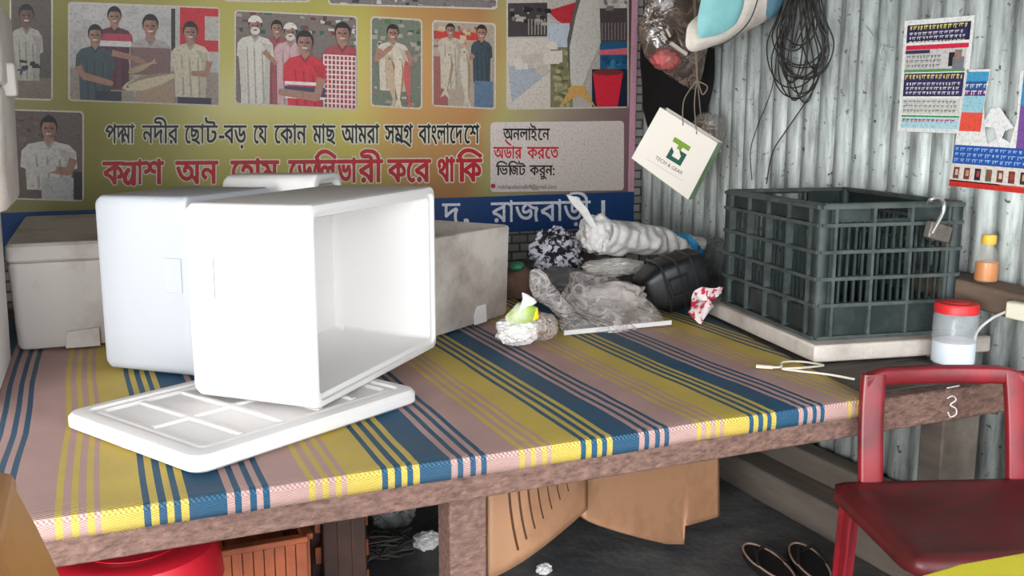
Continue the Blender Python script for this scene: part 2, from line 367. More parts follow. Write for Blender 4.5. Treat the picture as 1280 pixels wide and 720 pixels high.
ribs.box(Mlid @ V((0, 0, .03)), (lx-.118, .012, .0075), Rl)
ribs.build('rib', foam, lid, bevel=.002)
MB().box(Mlid @ V((-lx/2+.0, .0, .018)), (.006, .03, .02), Rl).build('notch', foam, lid, bevel=.002)

def box_on_side(name, label, A, dirw, Wd, Hh, Dp, z0, mt, pad=None, **kw):
    """A: nearest bottom corner of the opening, dirw: along the opening's bottom, opening faces right of dirw"""
    d = V((dirw[0], dirw[1], 0)).normalized(); out = V((d.y, -d.x, 0))
    c = V((A[0], A[1], z0)) + d*Wd/2; t = thing(name, label, 'box', (c.x, c.y, z0))
    M = frame(c + V((0, 0, Hh/2)) - out*Dp, d, out)
    foam_shell(M, Wd, Hh, Dp, **kw).build('body', mt, t, ang=30)
    return t, M, d, out
t1, M1, d1, o1 = box_on_side('foam_box', 'large white foam box standing on its side upon the lid, open side facing right', (.364, 1.812), (.39, .42), .585, .405, .295, TZ+.0365, foam, draft=.985)
pc = V((.364, 1.812, 0)) - o1*.248
MB().box((pc.x-d1.x*.001, pc.y-d1.y*.001, .79), (.05, .003, .088), M1.to_3x3() @ Matrix.Rotation(0, 3, 'X') if False else Matrix((( -o1.x, d1.x, 0), (-o1.y, d1.y, 0), (0, 0, 1)))).build('handle_pad', foam, t1, bevel=.001)
b2 = V((.182, 2.297, 0)); dd = V((.66, .75, 0)).normalized()
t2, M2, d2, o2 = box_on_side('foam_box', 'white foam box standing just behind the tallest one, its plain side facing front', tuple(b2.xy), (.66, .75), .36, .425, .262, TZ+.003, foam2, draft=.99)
pc = b2 - o2*.046
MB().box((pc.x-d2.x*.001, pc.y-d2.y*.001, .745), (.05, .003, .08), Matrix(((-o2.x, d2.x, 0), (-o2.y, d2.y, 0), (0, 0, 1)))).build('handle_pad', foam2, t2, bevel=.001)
box_on_side('foam_box', 'white foam box mostly hidden behind, only its rounded rim showing above the two front ones', (.529, 2.546), (.68, .73), .15, .455, .3, TZ+.003, foam, r=.03)

# box with lid at the back left
lb = thing('foam_box', 'lidded white foam box at the back left corner of the mat', 'box', (-.04, 3.13, TZ+.003))
foam_shell(frame((-.045, 3.14, TZ+.003), (1, 0, 0), (0, 0, 1)), .36, .8, .235, lip=False).build('body', foamold, lb, ang=30)
mb = MB(); lo = [[(x-.045, y+3.14, z) for x, y in rrect(-.183+i, .183-i, -.405+i, .405-i, .02)] for i, z in ((.006, .738), (0, .744), (0, .779), (.008, .787))]
n = len(lo[0]); mb.add([p for l_ in lo for p in l_], [tuple(range(n-1, -1, -1))] + [(i*n+j, i*n+(j+1) % n, (i+1)*n+(j+1) % n, (i+1)*n+j) for i in range(3) for j in range(n)] + [tuple(3*n+j for j in range(n))])
mb.build('lid', foamold, lb, ang=30)
MB().prism([(-.105, 2.7365, .505), (-.1, 2.7365, .55), (-.02, 2.7365, .555), (-.02, 2.7365, .505)], (0, .004, 0)).build('handle_pad', foamold, lb, bevel=.001)

# open grubby box at the right
cR = V((1.153, 2.687)); dR = (V((.817, 2.451)) - cR).normalized(); nR = V((dR.y, -dR.x))
if nR.y < 0: nR = -nR
Lr, Wr = .405, .42; cc = cR + dR*Lr/2 + nR*Wr/2
rb = thing('foam_box', 'grubby open-topped foam box to the right, behind the tallest box', 'box', (cc.x, cc.y, TZ+.003))
foam_shell(frame((cc.x, cc.y, TZ+.003), (dR.x, dR.y, 0), (0, 0, 1)), Lr, Wr, .282, r=.012, lip=False, t=.022).build('body', foamrough, rb, ang=30)
q = cR + dR*.155 - nR*.001
MB().prism([(q.x+dR.x*a, q.y+dR.y*a, z) for a, z in ((.045, .507), (.045, .54), (.03, .562), (-.015, .562), (-.02, .507))], (nR.x*.004, nR.y*.004, 0)).build('handle_pad', foam, rb, bevel=.001)

# stack of boxes at the far left edge
s1 = thing('foam_box', 'white foam box at the left edge of the mat, lower of the stacked two', 'box', (-.45, 2.42, TZ+.003))
foam_shell(frame((-.467, 2.42, TZ+.003), (1, 0, 0), (0, 0, 1)), .5, .44, .405, lip=False).build('body', foam, s1, ang=30)
s2 = thing('foam_box', 'greyish foam box with a clasp, upper of the two stacked at the left edge', 'box', (-.45, 2.42, TZ+.41))
z0 = TZ+.41
foam_shell(frame((-.414, 2.42, z0), (1, 0, 0), (0, 0, 1)), .5, .44, .26, lip=False, r=.05).build('body', foamold, s2, ang=30)
mb = MB(); lo = [[(x-.414, y+2.42, z) for x, y in rrect(-.256+i, .256-i, -.226+i, .226-i, .04)] for i, z in ((.006, z0+.262), (0, z0+.268), (0, z0+.42), (.008, z0+.43))]
mb.add([p for l_ in lo for p in l_], [tuple(range(n-1, -1, -1))] + [(i*n+j, i*n+(j+1) % n, (i+1)*n+(j+1) % n, (i+1)*n+j) for i in range(3) for j in range(n)] + [tuple(3*n+j for j in range(n))])
mb.build('lid', foamold, s2, ang=30)
MB().box((-.158, 2.36, z0+.275), (.03, .07, .07)).build('clasp', foamold, s2, bevel=.006)

# ------------------------------------------------------------------ banner
BY = WY-.012
def bp(x, y, k=0): return aty(x, y, BY - .0006*k)
bn = thing('shop_banner', 'big printed fish shop banner with photos and Bengali lettering on the back wall', 'banner', tuple(aty(400, 292, BY)))
bgm = bpy.data.materials.new('banner_print'); bgm.use_nodes = True; _n = bgm.node_tree; N = _n.nodes; L = _n.links
tcn = N.new('ShaderNodeTexCoord'); sp = N.new('ShaderNodeSeparateXYZ'); L.new(tcn.outputs['Object'], sp.inputs[0])
BX = bn.location.x
xa, xb = aty(0, 140, BY).x - BX, aty(800, 140, BY).x - BX
nz = N.new('ShaderNodeTexNoise'); nz.inputs['Scale'].default_value = 2.2; nz.inputs['Detail'].default_value = 2; L.new(tcn.outputs['Object'], nz.inputs[0])
ad = N.new('ShaderNodeMath'); ad.operation = 'MULTIPLY_ADD'; ad.inputs[1].default_value = .35; L.new(nz.outputs[0], ad.inputs[0]); L.new(sp.outputs[0], ad.inputs[2])
mr = N.new('ShaderNodeMapRange'); mr.inputs[1].default_value = xa+.17; mr.inputs[2].default_value = xb+.17; L.new(ad.outputs[0], mr.inputs[0])
r1 = ramp_node(_n, [(0, (150, 148, 112)), (.1, (158, 152, 100)), (.3, (184, 174, 108)), (.42, (178, 170, 98)), (.5, (190, 176, 98)), (.56, (192, 152, 96)), (.68, (196, 142, 96)), (.74, (194, 184, 120)), (.82, (196, 180, 148)), (.92, (198, 168, 160)), (1, (196, 148, 160))], 'LINEAR')
L.new(mr.outputs[0], r1.inputs[0]); L.new(r1.outputs[0], N['Principled BSDF'].inputs['Base Color']); N['Principled BSDF'].inputs['Roughness'].default_value = .4; N['Principled BSDF'].inputs['Specular IOR Level'].default_value = .3
zt = 1.72; TL, BR = aty(-70, 255, BY), aty(792, 240, BY)
BZ0 = aty(700, 287, BY).z; BZ1 = aty(720, 242, BY).z
XR = aty(795, 120, BY).x; XL = -.55
def bsheet(u, v): x = XL+(XR-XL)*u; return V((x, BY + .0008*noise.noise(V((x*4, v*3, 0))) , BZ0+(zt-BZ0)*v))
MB().grid(lambda u, v: V((XL+(XR-XL)*u, BY, BZ0+(zt-BZ0)*v)), 2, 2).build('sheet', bgm, bn, solid=.0008)
MB().add([(XL, BY-.0009, BZ0), (XR, BY-.0009, BZ0), (XR, BY-.0009, BZ1), (XL, BY-.0009, BZ1)], [(0, 1, 2, 3)]).build('blue_strip', ink((26, 62, 112)), bn, smooth=False)
MB().add([(XR-.03, BY-.0009, BZ1), (XR, BY-.0009, BZ1), (XR, BY-.0009, zt), (XR-.03, BY-.0009, zt)], [(0, 1, 2, 3)]).build('pink_edge', ink((196, 146, 160)), bn, smooth=False)

# --- lettering: glyph outlines -> rows of spans
GC = {}
def outlines(s):
    if s in GC: return GC[s]
    c = bpy.data.curves.new('tmp', 'FONT'); c.body = s; c.size = 1; c.resolution_u = 6
    o = bpy.data.objects.new('tmp', c); COL.objects.link(o); bpy.context.view_layer.update()
    dg = bpy.context.evaluated_depsgraph_get(); cu = o.evaluated_get(dg).to_curve(dg); res = []
    for sp_ in cu.splines:
        B = sp_.bezier_points
        if len(B) == 0: res.append([(p.co.x, p.co.y) for p in sp_.points]); continue
        pts = []
        for i in range(len(B)):
            a, d = B[i], B[(i+1) % len(B)]; p0, p1, p2, p3 = a.co, a.handle_right, d.handle_left, d.co
            for t in range(6):
                t /= 6; q = p0*(1-t)**3 + p1*3*t*(1-t)**2 + p2*3*t*t*(1-t) + p3*t**3; pts.append((q.x, q.y))
        res.append(pts)
    o.to_curve_clear() if hasattr(o, 'to_curve_clear') else None
    bpy.data.objects.remove(o); bpy.data.curves.remove(c)
    GC[s] = res; return res
def raster(segs, W, H, S):
    """segs: (text, x0, x1, ybase, ytop_of_matra, m_height) in picture units; S samples per unit"""
    g = np.zeros((int(H*S), int(W*S)), bool)
    for s, x0, x1, yb, ym, mh in segs:
        if isinstance(s, tuple):          # a pen stroke: (points, width)
            pp, wd = s
            P_ = [((p.x-x0)*S, (p.y-ym)*S) for p in smoothpath([(a, b_, 0) for a, b_ in pp], 8)]
            yy, xx = np.mgrid[0:g.shape[0], 0:g.shape[1]]
            for (ax, ay), (bx_, by_) in zip(P_[:-1], P_[1:]):
                dx_, dy_ = bx_-ax, by_-ay; L2 = dx_*dx_+dy_*dy_ or 1
                t_ = np.clip(((xx-ax)*dx_+(yy-ay)*dy_)/L2, 0, 1); g |= (xx-ax-t_*dx_)**2+(yy-ay-t_*dy_)**2 <= (wd*S/2)**2
            continue
        cs = outlines(s)
        if not cs: continue
        xs_ = [p[0] for c in cs for p in c]; a, b_ = min(xs_), max(xs_)
        kx = (x1-x0)/(b_-a); ky = (yb-ym)/mh
        E_ = []
        for c in cs:
            for i in range(len(c)):
                p, q = c[i-1], c[i]
                ax, ay, bx_, by_ = (x0+(p[0]-a)*kx)*S, (yb-p[1]*ky)*S, (x0+(q[0]-a)*kx)*S, (yb-q[1]*ky)*S
                if ay != by_: E_.append((ax, ay, bx_, by_))
        for r in range(g.shape[0]):
            yy = r+.5; hits = []
            for ax, ay, bx_, by_ in E_:
                if (ay <= yy) != (by_ <= yy): hits.append((ax+(bx_-ax)*(yy-ay)/(by_-ay), 1 if by_ > ay else -1))
            if not hits: continue
            hits.sort(); wn = 0
            for i, (x, d) in enumerate(hits):
                if wn != 0: g[r, max(0, int(round(hits[i-1][0]))):max(0, int(round(x)))] = True
                wn += d
    return g
def dilate(g, r):
    out = g.copy(); R_ = int(math.ceil(r))
    for dy in range(-R_, R_+1):
        for dx in range(-R_, R_+1):
            if dx*dx+dy*dy <= r*r and (dx or dy):
                out |= np.roll(np.roll(g, dy, 0), dx, 1)
    return out
def spans(g, fn, mb, mi=0):
    H, W = g.shape; open_ = {}
    for r in range(H+1):
        row = {}
        if r < H:
            d = np.diff(np.concatenate(([0], g[r].astype(np.int8), [0]))); st_ = np.where(d == 1)[0]; en = np.where(d == -1)[0]
            row = {(int(a), int(b_)): r for a, b_ in zip(st_, en)}
        for k in list(open_):
            if k not in row:
                r0 = open_.pop(k); mb.add([fn(k[0], r), fn(k[1], r), fn(k[1], r0), fn(k[0], r0)], [(0, 1, 2, 3)], mi)
        for k in row:
            if k not in open_: open_[k] = r
    return mb
def banner_text(name, segs, ox, oy, W, H, col, S=3, bold=0, halo=0, hcol=(206, 200, 180), slope=0, base=2):
    g = raster([(s, ox, 0, 0, oy, 0) if isinstance(s, tuple) else (s, x0-ox, x1-ox, yb-oy, ym-oy, mh) for s, x0, x1, yb, ym, mh in segs], W, H, S)
    if bold: g = dilate(g, bold*S)
    mb = MB(); mats = [ink(col)]
    if halo:
        mats.append(ink(hcol)); spans(dilate(g, halo*S), lambda c, r: bp(ox+c/S, oy+r/S+slope*(c/S), base), mb, 1)
    spans(g, lambda c, r: bp(ox+c/S, oy+r/S+slope*(c/S), base+1.2), mb, 0)
    return mb.build(name, mats, bn, smooth=False)
MH = .62
def line(words, yb, ym): return [(s, x0, x1, yb, ym, MH) for s, x0, x1 in words]
# black line
blk = [('প', 132, 146), ('দ', 145.5, 155), ('মা', 152, 169), ('নদীর', 178, 223), ('ছোট'[0:1], 246, 256)]
W1 = [('প', 132, 146), ('দ', 146, 155), ('মা', 152, 168), ('নদীর', 178, 223), ('ে', 231, 238), ('ছ', 237, 250), ('া', 250, 256), ('ট', 256, 272), ('-', 274, 280), ('বড়', 280, 308), ('যে'[1:], 317, 323), ('য', 323, 334), ('ে', 343, 350), ('কান', 350, 383), ('মাছ', 391, 419), ('আমরা', 427, 474), ('সমগ', 481, 516), ('বাং', 523, 546), ('লা', 546, 562), ('ে', 562, 569), ('দ', 569, 578), ('ে', 580, 587), ('শ', 587, 599)]
banner_text('black_lettering', line(W1, 179, 157) + [(([(497, 173), (501, 176), (506, 177), (512, 182)], 2.2), 0, 0, 0, 0, 0)], 120, 135, 490, 55, (24, 22, 24), bold=.55, halo=1.5)
W2 = [('ক', 129, 155), ('া', 172, 178), ('শ', 179, 204), ('অন', 220, 272), ('ে', 289, 300), ('হাম', 300, 348), ('ে', 361, 372), ('ড', 372, 391), ('েল'[0:1], 391, 400), ('ল', 400, 420), ('ি', 393, 420), ('ভা', 422, 446), ('রী', 448, 478), ('কর'[0:1], 485, 508), ('ে', 508, 518), ('র', 518, 538), ('থা', 548, 568), ('ি', 571, 602), ('ক', 579, 602)]
banner_text('red_lettering', line(W2, 230, 203) + [(([(160, 213), (156, 220), (157, 227), (161, 229), (165, 224), (167, 216), (167, 205)], 3.4), 0, 0, 0, 0, 0), (([(167, 214), (167, 230)], 3.4), 0, 0, 0, 0, 0), (([(154, 205), (173, 205)], 3.2), 0, 0, 0, 0, 0)], 118, 175, 495, 70, (176, 26, 36), bold=1.2, halo=1.6, slope=-.008)
W3 = [('দ', 553, 575), (',', 580, 586), ('রাজবাড়ী', 614, 738), ('।', 752, 756)]
banner_text('white_lettering', line(W3, 279, 255), 540, 235, 230, 60, (226, 226, 232), bold=.5, slope=-.02)
# online ordering panel
def rr_px(x0, x1, y0, y1, r, s0=0, k=4): return [(x, y + s0*(x-x0)) for x, y in rrect(x0, x1, y0, y1, r, k)]
MB().add([bp(x, y, 1) for x, y in rr_px(613, 780, 153, 240, 5, -.012)], [tuple(range(20))]).build('notice_panel', ink((206, 192, 184)), bn, smooth=False)
banner_text('panel_black_lettering', line([('অনলাই', 629, 671), ('ে', 672, 678), ('ন', 678, 687)], 175, 161), 612, 150, 90, 34, (30, 27, 28), bold=.35)
banner_text('panel_black_lettering', line([('ি', 620, 634), ('ভ', 624, 635), ('ি', 635, 648), ('জ', 638, 648), ('ট', 648, 657), ('করুন:', 662, 693)], 219, 207), 612, 198, 90, 36, (30, 27, 28), bold=.35)
banner_text('panel_red_lettering', line([('অডার', 617, 652), ('কর', 659, 681), ('ে', 681, 688), ('ত', 688, 698)], 198, 184) + [(([(638, 181), (634, 178), (632, 175)], 1.6), 0, 0, 0, 0, 0)], 612, 172, 95, 40, (190, 36, 46), bold=.4)
banner_text('panel_small_lettering', [('mdchandumolla9@gmail.com', 622, 695, 236, 230.5, .72)], 612, 224, 90, 18, (60, 44, 40), S=5, bold=.15)
MB().add([bp(616.5+3*math.cos(a*PI/6), 232.5+3*math.sin(a*PI/6), 2) for a in range(12)], [tuple(range(12))]).build('panel_dot', ink((160, 50, 44)), bn, smooth=False)

# --- photos printed on the banner
def ell(cx, cy, rx, ry, k=20, a0=0, a1=360): return [(cx+rx*math.cos(math.radians(a0+(a1-a0)*i/k)), cy+ry*math.sin(math.radians(a0+(a1-a0)*i/k))) for i in range(k if a1-a0 == 360 else k+1)]
SK, HR = (158, 118, 100), (40, 34, 34)
def man(cx, cy, r, shirt, bottom, sh=None, skin=SK, hair=HR, beard=None, cap=None, arms=(), stripes=None, lean=0, glasses=False):
    sh = sh or 2.25*r; S = []
    sy = cy+1.55*r
    S.append(([(cx-.5*r, cy+.5*r), (cx+.5*r, cy+.5*r), (cx+.55*r, sy+.3*r), (cx-.55*r, sy+.3*r)], skin))
    S.append(([(cx-.5*r, sy-.15*r), (cx-sh*.75, sy+.2*r), (cx-sh, sy+.9*r), (cx-sh*1.05, sy+2.6*r), (cx-sh*.85, sy+2.8*r), (cx-sh*.8+lean, bottom), (cx+sh*.8+lean, bottom), (cx+sh*.85, sy+2.8*r), (cx+sh*1.05, sy+2.6*r), (cx+sh, sy+.9*r), (cx+sh*.75, sy+.2*r), (cx+.5*r, sy-.15*r), (cx, sy+.35*r)], shirt))
    dk = tuple(int(v*.8) for v in shirt); dk2 = tuple(int(v*.9) for v in shirt)
    S.append(([(cx+sh*.3, sy+.6*r), (cx+sh*.98, sy+1.0*r), (cx+sh*.84, sy+2.8*r), (cx+sh*.78+lean, bottom), (cx+sh*.4+lean, bottom), (cx+sh*.62, sy+2.0*r)], dk2))
    for q_ in (-.5, -.1, .35): S.append(([(cx+sh*q_, sy+(1.6+q_)*r), (cx+sh*(q_+.08), sy+1.5*r), (cx+sh*(q_+.2)+lean, bottom-.4*r), (cx+sh*(q_+.1)+lean, bottom)], dk))
    S.append(([(cx-.6*r, sy-.1*r), (cx, sy+.75*r), (cx+.6*r, sy-.1*r), (cx+.45*r, sy-.25*r), (cx, sy+.3*r), (cx-.45*r, sy-.25*r)], dk))
    for y0, y1, c in (stripes or ()):
        S.append(([(cx-sh*.97, y0), (cx+sh*.97, y0), (cx+sh*.97, y1), (cx-sh*.97, y1)], c))
    for pts, wd, c in arms:
        for i in range(len(pts)-1):
            (x0, y0), (x1, y1) = pts[i], pts[i+1]; d = math.hypot(x1-x0, y1-y0) or 1; nx, ny = -(y1-y0)/d*wd/2, (x1-x0)/d*wd/2
            S.append(([(x0+nx, y0+ny), (x1+nx*.8, y1+ny*.8), (x1-nx*.8, y1-ny*.8), (x0-nx, y0-ny)], c)); S.append((ell(x1, y1, wd*.42, wd*.42, 10), c))
    S.append((ell(cx, cy-.15*r, r*.9, r*1.12), hair))
    S.append((ell(cx, cy+.15*r, r*.76, r*.98), skin))
    if not cap: S.append((ell(cx, cy-.55*r, r*.8, r*.55, 12, 180, 360), hair))
    else: S.append((ell(cx, cy-.35*r, r*.95, r*.95, 12, 180, 360), cap))
    S.append((ell(cx+.3*r, cy+.25*r, r*.42, r*.82), tuple(int(v*.87) for v in skin)))
    S.append(([(cx-.5*r, cy-.02*r), (cx-.15*r, cy-.02*r), (cx-.15*r, cy+.12*r), (cx-.5*r, cy+.12*r)], (50, 36, 34)))
    S.append(([(cx+.15*r, cy-.02*r), (cx+.5*r, cy-.02*r), (cx+.5*r, cy+.12*r), (cx+.15*r, cy+.12*r)], (50, 36, 34)))
    S.append(([(cx-.1*r, cy+.1*r), (cx+.1*r, cy+.1*r), (cx+.14*r, cy+.42*r), (cx-.14*r, cy+.42*r)], (138, 98, 82)))
    if beard: S.append((ell(cx, cy+.75*r, r*.62, r*.5), beard))
    S.append(([(cx-.32*r, cy+.55*r), (cx+.32*r, cy+.55*r), (cx+.2*r, cy+.72*r), (cx-.2*r, cy+.72*r)], (206, 190, 182) if not beard else (110, 70, 64)))
    return S
def fish(x0, y0, x1, y1, wd, c=(190, 178, 160), c2=(150, 128, 104)):
    d = math.hypot(x1-x0, y1-y0); ux, uy = (x1-x0)/d, (y1-y0)/d; nx, ny = -uy, ux
    def q(t, o): return (x0+ux*d*t+nx*o*wd, y0+uy*d*t+ny*o*wd)
    return [([q(t, o) for t, o in ((0, 0), (.08, .28), (.3, .5), (.55, .42), (.82, .12), (1, .42), (.93, 0), (1, -.42), (.82, -.12), (.55, -.42), (.3, -.5), (.08, -.28))], c),
            ([q(t, o) for t, o in ((.05, -.1), (.3, -.5), (.55, -.42), (.82, -.12), (.55, -.2), (.3, -.25))], c2), (ell(*q(.09, 0), wd*.07, wd*.07, 8), (30, 28, 28))]
def clip(poly, x0, x1, y0, y1):
    for ax, lim, sg in ((0, x0, 1), (0, x1, -1), (1, y0, 1), (1, y1, -1)):
        out = []
        for i in range(len(poly)):
            p, q = poly[i-1], poly[i]; a, b_ = (p[ax]-lim)*sg, (q[ax]-lim)*sg
            if (a >= 0) != (b_ >= 0):
                t = a/(a-b_); out.append((p[0]+(q[0]-p[0])*t, p[1]+(q[1]-p[1])*t))
            if b_ >= 0: out.append(q)
        poly = out
        if not poly: return poly
    return poly
def photo(x0, x1, y0, y1, tilt, bgc, shapes, label):
    """tilt: how far the right side of the printed frame sits below the left"""
    f = lambda x, y: y + tilt*(x-x0)/(x1-x0)
    mb = MB(); cols = {}; mats = []
    def mi(c):
        c = tuple(int(v*.97) for v in c)
        if c not in cols: cols[c] = len(mats); mats.append(ink(c))
        return cols[c]
    R_ = rr_px(x0, x1, y0, y1, 5); mb.add([bp(x, f(x, y), 1) for x, y in R_], [tuple(range(len(R_)))], mi((196, 186, 170)))
    R_ = rr_px(x0+2, x1-2, y0+2, y1-2, 4); mb.add([bp(x, f(x, y), 2) for x, y in R_], [tuple(range(len(R_)))], mi(bgc))
    k = 2.4
    for pts, c in shapes:
        pl = clip([(x, y) for x, y in pts], x0+2, x1-2, y0+2, y1-2)
        if len(pl) < 3: continue
        k += .12; tess = mathutils_tess(pl)
        mb.add([bp(x, f(x, y), k) for x, y in pl], tess, mi(c))
    o = mb.build('photo_print', mats, bn, smooth=False); o['label'] = label; return o
from mathutils.geometry import tessellate_polygon
def mathutils_tess(pl): return [tuple(t) for t in tessellate_polygon([[V((x, y, 0)) for x, y in pl]])]
def rect(x0, y0, x1, y1, c): return ([(x0, y0), (x1, y0), (x1, y1), (x0, y1)], c)
random.seed(5)
def speck(x0, x1, y0, y1, n, cols, s=(3, 9)):
    out = []
    for _ in range(n):
        x, y = random.uniform(x0, x1), random.uniform(y0, y1); a, b_ = random.uniform(*s), random.uniform(*s)*.7
        out.append(([(x, y), (x+a, y+random.uniform(-1, 1)), (x+a+random.uniform(-2, 2), y+b_), (x+random.uniform(-2, 2), y+b_)], random.choice(cols)))
    return out
# four men holding a long fish
photo(85, 275, 2, 126, 7, (178, 172, 166), [rect(85, 0, 215, 60, (182, 176, 172))] + speck(90, 212, 4, 50, 16, [(174, 168, 163), (188, 182, 176)], (10, 24)) + [rect(85, 0, 86, 1, (182, 176, 172)), rect(214, 6, 219, 60, (60, 50, 48)), rect(225, 4, 275, 58, (186, 46, 52)), rect(256, 14, 273, 44, (176, 170, 158)), rect(88, 84, 275, 126, (150, 136, 122))]
      + man(143, 18, 10, (92, 52, 60), 110, stripes=[(40, 49, (176, 66, 78)), (49, 56, (208, 200, 196))]) + man(188, 28, 11.5, (172, 158, 152), 118, stripes=[(56, 90, (128, 96, 94))], glasses=True)
      + man(119, 42, 10.5, (68, 80, 84), 126, arms=[([(98, 82), (104, 94), (138, 102)], 9, SK), ([(140, 64), (170, 70), (180, 76)], 8, SK)]) + man(238, 34, 10.5, (196, 184, 160), 116, arms=[([(262, 70), (258, 86), (242, 86)], 8, SK)])
      + [rect(222, 116, 264, 128, (56, 50, 62)), rect(170, 100, 218, 128, (168, 140, 116)), rect(120, 112, 152, 128, (50, 50, 60))] + fish(152, 108, 236, 84, 18, (196, 180, 150), (150, 126, 100)) + fish(160, 88, 196, 72, 9, (176, 150, 120)), 'printed photo of four men holding a long fish')
# white robed man, red shirt, chequered shirt
chk = []
for i in range(9): chk.append(rect(404+i*5, 62, 405.6+i*5, 140, (226, 206, 200)))
for i in range(13): chk.append(rect(404, 62+i*6, 447, 63.6+i*6, (226, 206, 200)))
photo(293, 447, 12, 130, 8, (120, 108, 100), speck(293, 447, 12, 60, 60, [(80, 70, 66), (160, 150, 142), (196, 190, 184), (110, 60, 60), (50, 90, 80)])
      + man(346, 32, 8, (150, 80, 86), 130) + man(363, 36, 9, (196, 160, 160), 130, cap=(214, 206, 196), beard=(200, 190, 180)) + man(319, 30, 9.5, (204, 196, 184), 132, sh=22, cap=(214, 208, 196), beard=(206, 198, 190), arms=[([(302, 60), (304, 100), (306, 112)], 9, (196, 188, 176)), ([(330, 62), (344, 76)], 7, SK)])
      + man(428, 34, 11, (160, 72, 76), 132, sh=25) + chk + man(381, 48, 12, (198, 48, 62), 134, sh=26, stripes=[(98, 102, (222, 210, 206)), (104, 116, (60, 64, 84)), (116, 119, (222, 210, 206))], arms=[([(402, 92), (396, 116), (352, 112)], 11, SK)]), 'printed photo of a smiling man in a red shirt among other men')
# man with hanging fish
photo(463, 528, 20, 133, 4, (110, 116, 100), speck(463, 528, 20, 60, 30, [(60, 84, 56), (90, 110, 70), (160, 150, 140)]) + speck(463, 528, 60, 130, 30, [(150, 140, 128), (120, 110, 100), (180, 170, 158)])
      + man(491, 39, 8.5, (198, 186, 168), 112, sh=20, arms=[([(475, 60), (470, 74), (488, 58)], 7, SK), ([(509, 60), (514, 76)], 7, SK)]) + fish(486, 66, 494, 134, 15, (184, 160, 136), (140, 110, 90)) + fish(500, 66, 498, 134, 13, (206, 190, 168), (158, 130, 104)) + fish(508, 72, 512, 132, 10, (186, 90, 86), (150, 110, 96)), 'printed photo of one man holding up a bunch of fish')
# two men with big fish
photo(540, 620, 25, 133, 4, (168, 150, 132), [rect(542, 38, 602, 48, (184, 60, 50)), rect(540, 70, 560, 134, (150, 90, 84))] + speck(540, 600, 26, 60, 20, [(190, 170, 140), (200, 120, 90), (120, 90, 80)])
      + man(563, 36, 6.5, (186, 172, 154), 110, sh=15) + man(602, 37, 7.5, (60, 72, 80), 100, sh=13, arms=[([(592, 66), (584, 74), (580, 62)], 6, SK)]) + [rect(593, 98, 616, 134, (92, 112, 136))] + fish(562, 62, 556, 122, 14) + fish(580, 56, 584, 134, 14), 'printed photo of two men with two large fish')
# fish and bucket
photo(633, 786, -30, 137, -2, (176, 166, 156), [rect(634, 4, 684, 46, (64, 58, 58)), rect(634, 48, 690, 140, (196, 184, 172)), ([(635, 82), (690, 88), (640, 128)], (160, 164, 172)), rect(746, 10, 788, 56, (76, 66, 66)), rect(746, -20, 788, 12, (190, 180, 172)), rect(750, 54, 788, 140, (40, 90, 124)), rect(688, 60, 716, 140, (120, 116, 84)),
      ([(684, 14), (720, 4), (712, 36), (696, 26)], (176, 44, 52)), rect(684, 30, 712, 60, (176, 182, 188)), ([(750, 64), (784, 62), (784, 70), (748, 70)], (206, 100, 110)), *speck(636, 682, 8, 30, 26, [(30, 28, 30), (120, 112, 108), (170, 160, 152)], (3, 10)), *[rect(660+k*4, 24, 661.5+k*4, 44, (150, 140, 132)) for k in range(6)], *[rect(748+k*4, 30, 749.5+k*4, 52, (130, 118, 114)) for k in range(9)], *speck(750, 786, -18, 10, 16, [(150, 140, 134), (206, 198, 190), (120, 112, 110)], (4, 10)), *speck(690, 714, 62, 134, 40, [(140, 134, 96), (96, 92, 62), (160, 152, 118)], (4, 9)), *speck(638, 686, 50, 82, 8, [(206, 194, 182), (184, 172, 160)], (10, 22)), *speck(752, 786, 70, 88, 12, [(60, 120, 150), (30, 70, 104)], (4, 9)), rect(740, 88, 788, 140, (26, 34, 52)), ([(741, 92), (779, 92), (772, 135), (746, 135)], (206, 40, 58)), (ell(760, 92, 19, 4), (120, 50, 46)),
      ([(718, 10), (726, -20), (748, -20), (750, 20), (751, 55), (738, 84), (729, 108), (714, 108), (710, 80), (709, 50)], (190, 184, 174)), ([(718, 10), (726, -20), (732, -20), (720, 20), (712, 60), (713, 108), (710, 80), (709, 50)], (92, 88, 84)), ([(714, 108), (729, 108), (745, 136), (724, 120), (700, 134)], (196, 150, 84))], 'printed photo of one upright fish beside a red bucket')
# the two on the left
photo(12, 66, -30, 124, 2, (92, 84, 76), [rect(14, 96, 66, 128, (120, 108, 98))] + man(33, 18, 11, (170, 162, 152), 100, sh=20, skin=(110, 84, 72)) + speck(22, 44, 66, 92, 10, [(50, 46, 44), (150, 150, 150), (60, 80, 110)]), 'printed photo of a man in a white shirt at the top left')
photo(8, 105, 136, 249, 3, (104, 90, 84), speck(10, 60, 140, 175, 20, [(120, 100, 92), (84, 72, 68)]) + man(61, 158, 12, (196, 190, 182), 236, sh=34, arms=[([(92, 196), (86, 212), (62, 210)], 11, SK), ([(32, 198), (44, 214), (66, 208)], 11, (190, 184, 176))]) + [rect(52, 220, 92, 250, (176, 174, 170)), rect(92, 212, 103, 250, (50, 44, 42))], 'printed photo of a seated man in a white shirt')
photo(280, 388, -40, 2, 1, (150, 140, 130), [], 'lower edge of a printed photo')
photo(410, 622, -40, 6, 6, (120, 112, 110), speck(412, 620, -20, 12, 60, [(60, 60, 70), (160, 150, 140), (190, 184, 176), (110, 90, 80)]), 'lower edge of a wide printed photo')

